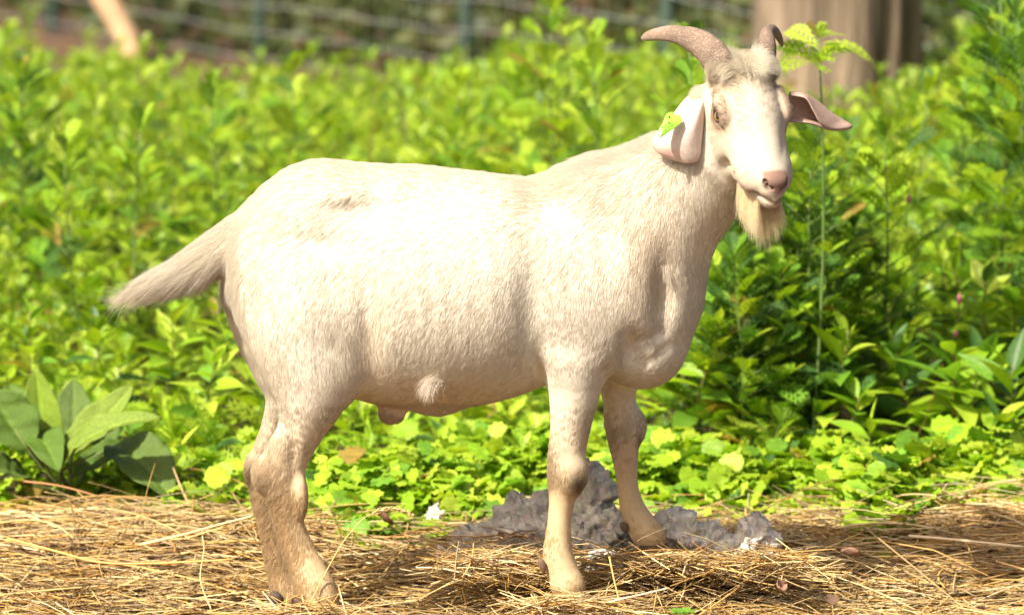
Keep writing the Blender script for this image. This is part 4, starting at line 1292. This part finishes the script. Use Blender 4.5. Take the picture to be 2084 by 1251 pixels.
def ragweed(stem_bag, leaf_bag, base, h, npair, L, lean=(0, 0), tpl=FEATHER, gp=None, bushy=.35, fan=0):
    """stem with ferny, deeply cut leaves, short leafy side shoots and a fan of leaves at the tip"""
    base = np.array(base, float)
    t = np.linspace(0, 1, 9); ph = RNG.uniform(0, 6.28)
    P = base + np.stack([lean[0] * t ** 1.5 * h + .010 * np.sin(4 * t + ph), lean[1] * t ** 1.5 * h + .008 * np.cos(4 * t + ph), h * t], 1)
    if stem_bag is not None:
        V, Q, T = tube(P, np.linspace(.0030, .0012, 9) * (h / .5) ** .5, 6)
        stem_bag.add(V, Q, T, (.10, .16, .04))
    B, D, LL, DR = [], [], [], []
    for k in range(npair):
        f = .15 + .85 * (k + .6) / npair
        b = np.array([np.interp(f, t, P[:, j]) for j in range(3)])
        for s in (0, math.pi):
            az = k * math.pi / 2 + s + ph + random.gauss(0, .3)
            el = np.interp(f, (0, .6, 1), (.15, .45, 1.05)) + random.gauss(0, .12)
            d = np.array((math.cos(az) * math.cos(el), math.sin(az) * math.cos(el), math.sin(el)))
            l = L * np.interp(f, (0, .3, .8, 1), (.7, 1, .85, .5)) * random.uniform(.8, 1.2)
            if random.random() < bushy and f < .92:
                q = b + d * l * .7
                if stem_bag is not None:
                    V, Q, T = tube([b, q], [.0013, .0008], 5); stem_bag.add(V, Q, T, (.11, .17, .04))
                for j in range(4):
                    a2 = az + random.gauss(0, .9)
                    B.append(b + d * l * (.3 + .13 * j)); D.append((math.cos(a2) * .7, math.sin(a2) * .7, .6)); LL.append(l * .62); DR.append(.15)
            else:
                B.append(b); D.append(d); LL.append(l); DR.append(random.uniform(.05, .4))
    for j in range(5):
        a2 = random.uniform(0, 6.28)
        B.append(P[-1]); D.append((math.cos(a2) * .5, math.sin(a2) * .5, .85)); LL.append(L * random.uniform(.35, .6)); DR.append(.1)
    for j in range(fan):
        a2 = 6.28 * j / fan + random.gauss(0, .2); e2 = random.uniform(.05, .75)
        B.append(P[-1] - np.array((0, 0, random.uniform(0, .05)))); D.append((math.cos(a2) * math.cos(e2), math.sin(a2) * math.cos(e2), math.sin(e2))); LL.append(random.uniform(.075, .105)); DR.append(random.uniform(.2, .5))
    n = len(B); LL = np.array(LL)
    leaves(leaf_bag, tpl, np.array(B), np.array(D), LL, LL * .44, np.array(DR), RNG.normal(0, .4, n), .3 + .25 * RNG.random(n), greens(n) if gp is None else greens(n, gp))
    return P
def plant(name, label, cat, base, stem_bag, leaf_bag, mat, group=None, leafname="foliage"):
    o = empty(name, base)
    tag(o, label, cat, group)
    if stem_bag is not None and stem_bag.n: link("stem", stem_bag.mesh("stem", m_stem), o)
    link(leafname, leaf_bag.mesh(leafname, mat), o)
    return o
def gpt(px, Y):
    """ground point seen in column px at distance Y"""
    p_ = at(px, 900, Y); return np.array((p_[0], Y, float(ground_h(p_[0], Y))))
def hgt(py, Y):
    return at(1042, py, Y)[2]
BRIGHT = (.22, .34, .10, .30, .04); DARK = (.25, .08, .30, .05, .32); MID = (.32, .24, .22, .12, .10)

# -- tall cut-leaved weeds standing out behind and beside the goat: column, distance, top row
RAG = [
    (1660, .95, 25, .00, BRIGHT, "ragweed with a bright fan of cut leaves rising in front of the wooden trunk"),
    (1395, 1.25, 90, .0, MID, "ragweed showing between the long horn and the drooping ear"),
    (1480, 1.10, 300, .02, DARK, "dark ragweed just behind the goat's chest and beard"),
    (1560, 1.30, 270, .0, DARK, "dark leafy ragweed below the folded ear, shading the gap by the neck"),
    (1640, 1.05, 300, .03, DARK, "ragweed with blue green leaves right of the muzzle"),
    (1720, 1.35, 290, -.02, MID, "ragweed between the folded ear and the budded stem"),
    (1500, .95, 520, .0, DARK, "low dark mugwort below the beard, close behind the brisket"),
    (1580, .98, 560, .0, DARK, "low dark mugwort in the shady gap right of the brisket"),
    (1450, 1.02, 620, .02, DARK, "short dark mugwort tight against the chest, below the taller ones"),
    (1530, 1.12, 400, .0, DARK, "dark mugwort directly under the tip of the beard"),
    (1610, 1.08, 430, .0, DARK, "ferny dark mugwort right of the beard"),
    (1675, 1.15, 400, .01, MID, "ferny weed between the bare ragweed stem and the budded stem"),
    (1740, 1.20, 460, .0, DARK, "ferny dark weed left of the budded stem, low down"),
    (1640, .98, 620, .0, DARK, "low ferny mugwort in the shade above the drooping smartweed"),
    (1790, 1.15, 280, .0, MID, "slender ragweed with a dark budded tip below the wooden trunk"),
    (1870, 2.0, 190, .0, BRIGHT, "bright ragweed at the foot of the wooden trunk, on its right"),
    (1960, 1.7, 150, .0, MID, "bushy ragweed rising right of the wooden trunk before the wires"),
    (2030, 1.5, -20, -.01, DARK, "tallest dark ragweed at the right edge of the view"),
    (2090, 1.35, 40, -.02, DARK, "second dark ragweed cut off by the right edge, in front of the tallest"),
    (1990, 2.3, 60, .0, DARK, "tall soft ragweed behind the tallest one at the right"),
    (1130, 2.2, 20, .0, BRIGHT, "tall blurred ragweed left of the long horn, before the wire fence"),
    (1215, 1.9, 95, .0, MID, "blurred ragweed beneath the tip of the long horn"),
    (1040, 2.4, 160, .0, BRIGHT, "blurred ragweed above the middle of the goat's back"),
    (940, 2.6, 175, .0, BRIGHT, "blurred yellow green ragweed above the goat's loin"),
    (600, 2.5, 150, .0, MID, "blurred ragweed above the rump, standing against the bare bank"),
    (440, 2.3, 180, .0, MID, "blurred ragweed up left of the rump below the wire fence"),
    (290, 1.9, 265, .0, MID, "blurred ragweed above the tail"),
    (150, 1.7, 300, .0, MID, "blurred ragweed far up left of the tail"),
    (60, 2.2, 150, .0, DARK, "blurred dark ragweed by the left edge"),
]
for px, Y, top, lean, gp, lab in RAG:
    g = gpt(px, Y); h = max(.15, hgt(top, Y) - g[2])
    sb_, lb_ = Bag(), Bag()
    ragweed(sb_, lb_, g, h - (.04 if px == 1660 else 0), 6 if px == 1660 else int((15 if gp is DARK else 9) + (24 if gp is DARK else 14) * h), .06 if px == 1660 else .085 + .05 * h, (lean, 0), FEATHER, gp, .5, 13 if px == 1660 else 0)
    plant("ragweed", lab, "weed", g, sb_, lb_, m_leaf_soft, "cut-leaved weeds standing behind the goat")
# -- broad-leaved smartweeds along the front edge: column, distance, top row, leaf length
SMART = [
    (1698, .98, 668, .115, "smartweed with long drooping leaves in front of the shady gap right of the goat"),
    (1912, .96, 705, .125, "smartweed on a reddish stem, second broad leaved plant from the right edge"),
    (2062, .92, 735, .140, "large leaved smartweed cut off by the right edge"),
    (1790, 1.12, 690, .105, "smartweed between the two broad leaved plants at lower right"),
    (1415, 1.00, 640, .110, "smartweed with a few upright leaves against the brisket"),
    (1960, 1.25, 545, .110, "smartweed with a pink flower spike at the right"),
    (1840, 1.45, 560, .105, "smartweed half hidden behind the reddish stemmed plant"),
    (2075, 1.35, 560, .115, "smartweed standing behind the large leaved plant at the right edge"),
    (1755, .92, 800, .120, "low spreading smartweed between the drooping plant and the reddish stem"),
    (1845, 1.05, 700, .115, "smartweed close behind the reddish stemmed plant"),
    (1985, 1.02, 720, .120, "smartweed between the reddish stemmed plant and the large leaved one"),
    (2010, .86, 850, .120, "low broad leaved smartweed at the straw near the right edge"),
    (1700, 1.45, 600, .105, "smartweed deeper in, behind the drooping plant"),
    (1900, 1.60, 500, .110, "tall smartweed left of the pink flower spikes"),
    (2030, 1.70, 450, .115, "tall smartweed behind the pink flower spikes"),
    (1500, 1.00, 800, .090, "low smartweed right of the far front leg"),
    (1350, 1.05, 760, .085, "short smartweed between the two front legs and the chest"),
    (1040, 1.05, 830, .080, "short smartweed below the belly beside the near front leg"),
    (930, 1.15, 815, .080, "short smartweed under the middle of the belly"),
    (820, 1.05, 850, .080, "short smartweed under the back of the belly"),
    (720, 1.10, 820, .080, "short smartweed just in front of the near hind leg"),
    (420, 1.05, 705, .085, "bright smartweed left of the hind legs"),
    (330, 1.35, 620, .090, "bright smartweed below the tip of the tail"),
    (480, 1.45, 600, .085, "bright smartweed below the root of the tail"),
    (230, 1.25, 640, .085, "smartweed above the dock plant"),
    (90, 1.25, 630, .085, "smartweed above the dock plant, nearest the left edge"),
]
m_pink, nt, p = material("pink_flower", .6, .2); nt.links.new(attr_col(nt), p.inputs["Base Color"])
for px, Y, top, L, lab in SMART:
    g = gpt(px, Y); h = max(.08, hgt(top, Y) - g[2])
    sb_, lb_ = Bag(), Bag()
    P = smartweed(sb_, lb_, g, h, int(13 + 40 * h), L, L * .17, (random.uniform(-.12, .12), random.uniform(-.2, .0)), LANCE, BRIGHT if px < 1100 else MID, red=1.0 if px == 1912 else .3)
    o = plant("smartweed", lab, "weed", g, sb_, lb_, m_leaf, "broad-leaved weeds along the front edge")
    if px == 1960:
        for (fx, fy, fl) in ((1951, 610, .022), (1944, 680, .014), (1848, 405, .016)):
            c = at(fx, fy, Y - .02)
            fb = Bag(); tt = np.linspace(0, 1, 7)
            V, Q, T = tube(c + np.stack([.002 * tt, 0 * tt, (tt - .5) * fl], 1), .0034 * np.sin(np.pi * (.12 + .8 * tt)) * (1 + .25 * np.sin(tt * 40)), 8)
            fb.add(V, Q, T, (.55, .16, .24)); V, Q, T = tube([c - (0, 0, fl * .5), c - (.004, 0, fl * .5 + .05)], [.0007, .0009], 5); fb.add(V, Q, T, (.12, .17, .04))
            link("flower_spike", fb.mesh("flower_spike", m_pink), o)

# -- dock plant with big leaves at left
DK = empty("dock_plant", gpt(130, .70))
tag(DK, "dock plant with large dull green leaves at the left edge of the straw", "dock plant")
m_dock, nt, p = material("dock_leaf", .5, .35)
dc = mul_noise(nt, attr_col(nt), 40, .78, 1.2, 4)
nt.links.new(dc, p.inputs["Base Color"])
wv = bump(nt, p, 70, .55, .004, 3)
tr = nd(nt, "ShaderNodeBsdfTranslucent"); nt.links.new(dc, tr.inputs[0])
ms = nd(nt, "ShaderNodeMixShader"); ms.inputs[0].default_value = .28
nt.links.new(p.outputs[0], ms.inputs[1]); nt.links.new(tr.outputs[0], ms.inputs[2]); nt.links.new(ms.outputs[0], nt.nodes["Material Output"].inputs[0])
def dock_leaf(b_, t_, width, nh, curve, col):
    A, B = at(*b_), at(*t_)
    nu, nv = 22, 13
    d = B - A; L = np.linalg.norm(d); d /= L
    nh = np.array(nh, float); nh -= (nh @ d) * d; nh /= np.linalg.norm(nh)
    s = np.cross(d, nh)
    u = np.linspace(0, 1, nu)[:, None]; v = np.linspace(-1, 1, nv)[None, :]
    w = width * .5 * (np.sin(np.pi * np.clip(u, .0, 1) ** .85) ** .75 * 1.0 + .03)
    und = .13 * np.sin(u * 15 + v * 1.5 + width * 900) * np.abs(v) ** 1.5 + .04 * np.sin(u * 34 + 5 * v)
    rib = .10 * (1 - np.exp(-np.abs(v) * 7)) + .12 * v ** 2 + .018 * np.cos(2 * np.pi * (u * 9 - np.abs(v) * 1.6)) * (1 - np.exp(-np.abs(v) * 5))
    P = A + d * (u * L)[..., None] + s * (v * w)[..., None] + nh * (curve * L * (u * (1 - u)) * 4 + w * rib * 2 + w * und)[..., None]
    c = np.array(col) * (1 + .35 * np.exp(-(v / .06) ** 2) + 0 * u)[..., None]
    c = np.broadcast_to(c, (nu, nv, 3)).reshape(-1, 3)
    b = Bag(); b.add(P.reshape(-1, 3), grid_quads(nu, nv), None, c)
    V, Q, T = tube([at(130 + random.uniform(-30, 30), 1035, .70), (A + at(135, 1000, .7)) / 2 + RNG.normal(size=3) * .006, A, A + d * L * .35], [.003, .003, .0028, .0012], 6)
    b.add(V - nh * .0012, Q, T, (.16, .20, .06))
    o = link("leaf", b.mesh("leaf", m_dock), DK)
    sm = o.modifiers.new("thickness", 'SOLIDIFY'); sm.thickness = .0007
G1, G2, G3 = (.20, .31, .022), (.095, .175, .018), (.11, .18, .030)
dock_leaf((100, 965, .68), (72, 748, .74), .060, (.1, -1, .25), -.05, G1)
dock_leaf((58, 915, .66), (-22, 790, .70), .085, (.35, -.9, .3), -.06, G2)
dock_leaf((150, 905, .78), (150, 772, .86), .060, (0, -1, .35), -.08, G3)
dock_leaf((128, 925, .66), (270, 784, .70), .058, (-.35, -.85, .55), -.07, (.20, .29, .035))
dock_leaf((120, 958, .64), (330, 850, .60), .058, (-.2, -.45, .95), .14, (.18, .265, .03))
dock_leaf((228, 905, .74), (352, 1018, .62), .090, (.25, -.75, .6), .10, G3)
dock_leaf((150, 965, .70), (300, 905, .78), .050, (-.2, -.6, .8), .06, G2)
dock_leaf((75, 880, .72), (120, 960, .60), .060, (.1, -.9, .5), .10, G2)
dock_leaf((60, 985, .68), (-40, 960, .60), .06, (0, -.6, .8), .12, (.11, .18, .03))
dock_leaf((200, 925, .80), (225, 800, .88), .05, (.2, -1, .3), -.05, G3)
dock_leaf((40, 900, .80), (20, 780, .90), .07, (.2, -1, .3), -.05, G2)

# -- ground ivy along the edge of the straw
m_ivy = leaf_material("ivy_leaf", .5, .35, .40, (1.2, 1.2, .6))
ib = Bag()
n = 4600
x = RNG.uniform(-1.05, 1.15, n)
edge = .54 + .13 * sstep(.3, 1.0, x) + .07 * np.sin(7 * x) + .06 * np.sin(17 * x + 1) + .05 * np.sin(31 * x)
y = edge + RNG.normal(0, .05, n) + np.abs(RNG.normal(0, .16, n)) + .02
dens = .25 + .75 * sstep(-.45, -.25, x)
k = RNG.random(n) < dens
x, y = x[k], y[k]; n = len(x)
z = ground_h(x, y) + .012 + .085 * sstep(0, .22, y - np.interp(x, np.sort(x), edge[k][np.argsort(x)])) * RNG.uniform(.3, 1, n)
az = RNG.uniform(0, 6.28, n); el = RNG.normal(.15, .3, n)
d = np.stack([np.cos(az) * np.cos(el), np.sin(az) * np.cos(el), np.sin(el)], 1)
L = RNG.uniform(.020, .048, n)
leaves(ib, ROUND, np.stack([x, y, z], 1), d, L, L, RNG.uniform(-.1, .3, n), RNG.normal(.15, .45, n), .5 + .5 * RNG.random(n), greens(n, (.3, .3, .1, .28, .02), 1.12))
tag(link("ground_ivy", ib.mesh("ground_ivy", m_ivy)), "mat of small round scalloped leaves creeping along the edge of the straw", kind="stuff")

# -- a green sprig lying in the straw at the bottom
sb_ = Bag(); c0 = at(1392, 1249, -.20)
for k in range(5):
    a2 = 1.26 * k + .3
    leaves(sb_, ROUND, np.array([c0]), np.array([(math.cos(a2), math.sin(a2), .35)]), np.array([.022]), np.array([.020]), np.array([.1]), np.array([.2]), np.array([.5]), np.array([(.17, .34, .04)]))
tag(link("weed_sprig", sb_.mesh("weed_sprig", m_ivy)), "single small green sprig poking from the straw at the bottom", "weed sprig")

# -- the mass of weeds behind: leaves by the ten thousand
ub = Bag()
def hmax(x, y):
    h = np.interp(y, (.72, 1.0, 1.6, 2.2, 3.0, 3.8, 5.2), (.07, .12, .19, .26, .38, .44, .36))
    h = h * (1 + .75 * sstep(.25, .55, x) * sstep(2.6, 1.2, y)) * (1 + .25 * np.sin(3.1 * x + 2 * y) * np.sin(2.3 * y + 1.7))
    h = h * (1 - .15 * sstep(-.2, -.9, x) * sstep(2.2, 3.2, y))
    return h
def CAPROW(x, y):
    return np.interp(pix(np.array((x, y, .3)))[0], (0, 150, 300, 500, 900, 1000, 1100, 1250, 1500, 1540, 1880, 1920, 2084), (125, 160, 190, 225, 205, 155, 105, 150, 160, 260, 260, 130, 40))
cnt = 0
while cnt < 2200:
    x = random.uniform(-1.75, 1.75); y = .74 + 5.4 * random.random() ** 1.15
    if abs(x) > .98 * (8 + y) / 8 + .12: continue
    if x > .27 and y < 1.5 and random.random() < (.88 if x < .60 or y < 1.2 else .6): continue       # the shady gap right of the goat
    g = (x, y, float(ground_h(x, y)))
    h = float(hmax(x, y)) * random.uniform(.6, 1.1)
    h = min(h, max(.07, hgt(CAPROW(x, y) + random.gauss(0, 44), y) - g[2]))
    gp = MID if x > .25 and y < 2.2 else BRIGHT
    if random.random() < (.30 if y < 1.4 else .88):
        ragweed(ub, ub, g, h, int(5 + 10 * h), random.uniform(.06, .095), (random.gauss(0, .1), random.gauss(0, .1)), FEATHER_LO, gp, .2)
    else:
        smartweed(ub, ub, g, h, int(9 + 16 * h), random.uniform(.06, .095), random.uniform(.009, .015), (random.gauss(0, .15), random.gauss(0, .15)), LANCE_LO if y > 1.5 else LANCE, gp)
    cnt += 1
n = 170
x = RNG.uniform(-1.2, 1.2, n); y = RNG.uniform(.75, 3.6, n); hl = hmax(x, y) * RNG.uniform(.6, 1.25, n)
stalks(ub, np.stack([x, y, ground_h(x, y) + hl * .5], 1), RNG.uniform(0, 6.28, n), RNG.normal(1.35, .22, n), hl, RNG.uniform(.0007, .0015, n), RNG.normal(0, .2, (n, 2)), straw_cols(n) * .7, 5)
tag(link("undergrowth", ub.mesh("undergrowth", m_leaf)), "dense bright green weeds growing thickly behind the goat", kind="stuff")

# ================================================================== FENCE, TRUNK, WHAT LIES BEYOND
FA = np.array((-2.88, 10.7)); FB2 = np.array((1.59, 3.83))
fd = (FB2 - FA); FL = np.linalg.norm(fd); fd /= FL
def fz(x, y): return ground_h(x, y)
FN = empty("wire_fence", (0, 7.0, 0))
tag(FN, "welded wire mesh fence on green posts, blurred behind the weeds", "fence")
m_wire, nt, p = material("galvanised_wire", .35, .5); p.inputs["Base Color"].default_value = (.58, .60, .58, 1); p.inputs["Metallic"].default_value = .6
wb = Bag()
tt = np.linspace(0, FL, 90)
base = FA + fd * tt[:, None]
gz = fz(base[:, 0], base[:, 1])
for k in range(17):
    zz = .03 + .075 * k
    wob = .005 * np.sin(tt * 2.1 + k * .7) + .002 * np.sin(tt * 7 + k)
    V, Q, T = tube(np.stack([base[:, 0], base[:, 1], gz + zz + wob], 1), .0014, 5); wb.add(V, Q, T)
for s in np.arange(.02, FL, .07):
    q = FA + fd * s; g0 = float(fz(q[0], q[1]))
    V, Q, T = tube([(q[0], q[1], g0 + .01), (q[0] + .004, q[1], g0 + .6), (q[0], q[1], g0 + 1.24)], .0012, 4); wb.add(V, Q, T)
link("wire_mesh", wb.mesh("wire_mesh", m_wire), FN)
m_post, nt, p = material("green_painted_steel", .45, .4)
nt.links.new(mul_noise(nt, (.022, .045, .030), 60, .7, 1.3, 4), p.inputs["Base Color"])
for pxp in (-380, 90, 515, 935, 1342, 2035):
    # where the column meets the fence line
    best = min(np.linspace(0, FL, 600), key=lambda s: abs(pix(np.array((*(FA + fd * s), .3)))[0] - pxp))
    q = FA + fd * best; q = q + np.array((-fd[1], fd[0])) * .02; g0 = float(fz(q[0], q[1]))
    pb = Bag()
    for (ox, oy, wx, wy) in ((0, 0, .020, .004), (0, .012, .004, .011)):
        X = [(ox + a * wx, oy + c * wy) for a, c in ((-1, -1), (1, -1), (1, 1), (-1, 1))]
        V = [(q[0] + a, q[1] + c, g0 + z_) for z_ in (-.05, 1.32) for a, c in X]
        pb.add(np.array(V), np.array([(0, 1, 5, 4), (1, 2, 6, 5), (2, 3, 7, 6), (3, 0, 4, 7), (4, 5, 6, 7)]))
    link("post", pb.mesh("post", m_post, False), FN)

# the weathered trunk
m_trunk, nt, p = material("weathered_trunk", .9, .15)
tc = objvec(nt); mp = nd(nt, "ShaderNodeMapping"); mp.inputs["Scale"].default_value = (22, 22, 2.2); nt.links.new(tc, mp.inputs[0])
c1 = mul_noise(nt, attr_col(nt), 1.0, .35, 1.45, 10, mp.outputs[0])
nt.links.new(c1, p.inputs["Base Color"])
bump(nt, p, 2.2, 1.0, .02, 8, mp.outputs[0])
TY = 4.50
tb = at(1712, 300, TY); tr_ = 172 * (8 + TY) / FPX
nz, na = 90, 110
z = np.linspace(-.05, 2.3, nz)[:, None]; a = np.linspace(0, 2 * np.pi, na, endpoint=False)[None, :]
fl_ = 1 + .28 * np.exp(-z / .10)
rr = tr_ * fl_ * (1 - .05 * z) * (1 + .05 * np.sin(2 * a + .6) + .018 * np.sin(5 * a + 1.9 * z + 1) + .012 * np.sin(13 * a + 4 * np.sin(2 * z)) + .010 * np.sin(37 * a + 9 * np.sin(3 * z)) + .012 * np.sin(9 * z + 3 * a))
crack = np.exp(-((np.angle(np.exp(1j * (a - (-1.05 + .12 * np.sin(3 * z))))) / .10) ** 2))
crack2 = np.exp(-((np.angle(np.exp(1j * (a - (-.52 + .1 * np.sin(4 * z + 1))))) / .14) ** 2)) * np.exp(-((z - .20) / .16) ** 2)
crack3 = np.exp(-((np.angle(np.exp(1j * (a - (-1.9)))) / .035) ** 2))
rr = rr - tr_ * (.16 * crack * np.clip(1.2 - z, .2, 1) + .22 * crack2 + .06 * crack3)
V = np.stack([tb[0] + rr * np.cos(a), TY + .2 + rr * np.sin(a), ground_h(tb[0], TY) + z + 0 * a], -1).reshape(-1, 3)
col = np.array((.185, .140, .100))[None, None] * (1 - .45 * crack - .4 * crack2)[..., None] * (1 + .12 * np.sin(5 * a + 2 * z))[..., None] * np.array((1, 1, 1))
b = Bag(); b.add(np.vstack([V, [V[-na:].mean(0)]]), grid_quads(nz, na, True), [(nz * na, (nz - 1) * na + j, (nz - 1) * na + (j + 1) % na) for j in range(na)], np.vstack([col.reshape(-1, 3), [(.4, .3, .22)]]))
tag(link("tree_trunk", b.mesh("tree_trunk", m_trunk)), "thick weathered bare trunk with cracked tan wood standing at the fence", "tree trunk")

# pale stake leaning at the far left
m_pale, nt, p = material("pale_peeled_wood", .8, .2)
nt.links.new(mul_noise(nt, (.62, .42, .25), 30, .8, 1.15, 5), p.inputs["Base Color"])
A, B = at(275, 128, 7.6), at(120, -190, 7.6)
tt = np.linspace(0, 1, 14)[:, None]
b = Bag(); V, Q, T = tube(A + (B - A) * tt + np.array((.01, 0, 0)) * np.sin(tt * 7), .036 * (1 - .15 * tt[:, 0]) * (1 + .05 * np.sin(tt[:, 0] * 19)), 14); b.add(V, Q, T)
A2 = A + (B - A) * .4
V, Q, T = tube([A2, A2 + np.array((.05, 0, .05)), A2 + np.array((.075, 0, .09))], [.016, .012, .009], 8); b.add(V, Q, T)
tag(link("wooden_stake", b.mesh("wooden_stake", m_pale)), "pale peeled wooden stake leaning at the top left by the fence", "stake")

# growth beyond the fence
hb_ = Bag()
OL = np.array([(.075, .105, .028), (.050, .080, .022), (.110, .135, .045), (.16, .18, .07), (.030, .050, .018), (.20, .12, .06)])
n = 16000
s = RNG.uniform(-.6, FL + 1.2, n); back = RNG.uniform(.10, 3.2, n)
nrm2 = np.array((-fd[1], fd[0]))
if nrm2[1] < 0: nrm2 = -nrm2
q = FA + fd * s[:, None] + nrm2 * back[:, None]
top = .10 + .55 * sstep(.15, 1.2, back) * (.6 + .4 * np.sin(3.1 * s + 1.5 * back)) + .5 * sstep(1.5, 3, back)
zz = ground_h(q[:, 0], q[:, 1]) + top * RNG.random(n) ** .8
az = RNG.uniform(0, 6.28, n); el = RNG.normal(.2, .5, n)
d = np.stack([np.cos(az) * np.cos(el), np.sin(az) * np.cos(el), np.sin(el)], 1)
L = RNG.uniform(.04, .10, n)
cl = OL[RNG.choice(6, n, p=(.3, .25, .2, .08, .14, .03))] * (.7 + .6 * RNG.random(n))[:, None]
leaves(hb_, LANCE_LO, np.stack([q[:, 0], q[:, 1], zz], 1), d, L, L * .30, RNG.uniform(0, .5, n), RNG.normal(0, .6, n), .2 + .3 * RNG.random(n), cl)
tag(link("hedge_foliage", hb_.mesh("hedge_foliage", m_leaf)), "dark olive bushes and leaves beyond the wire fence", kind="stuff")
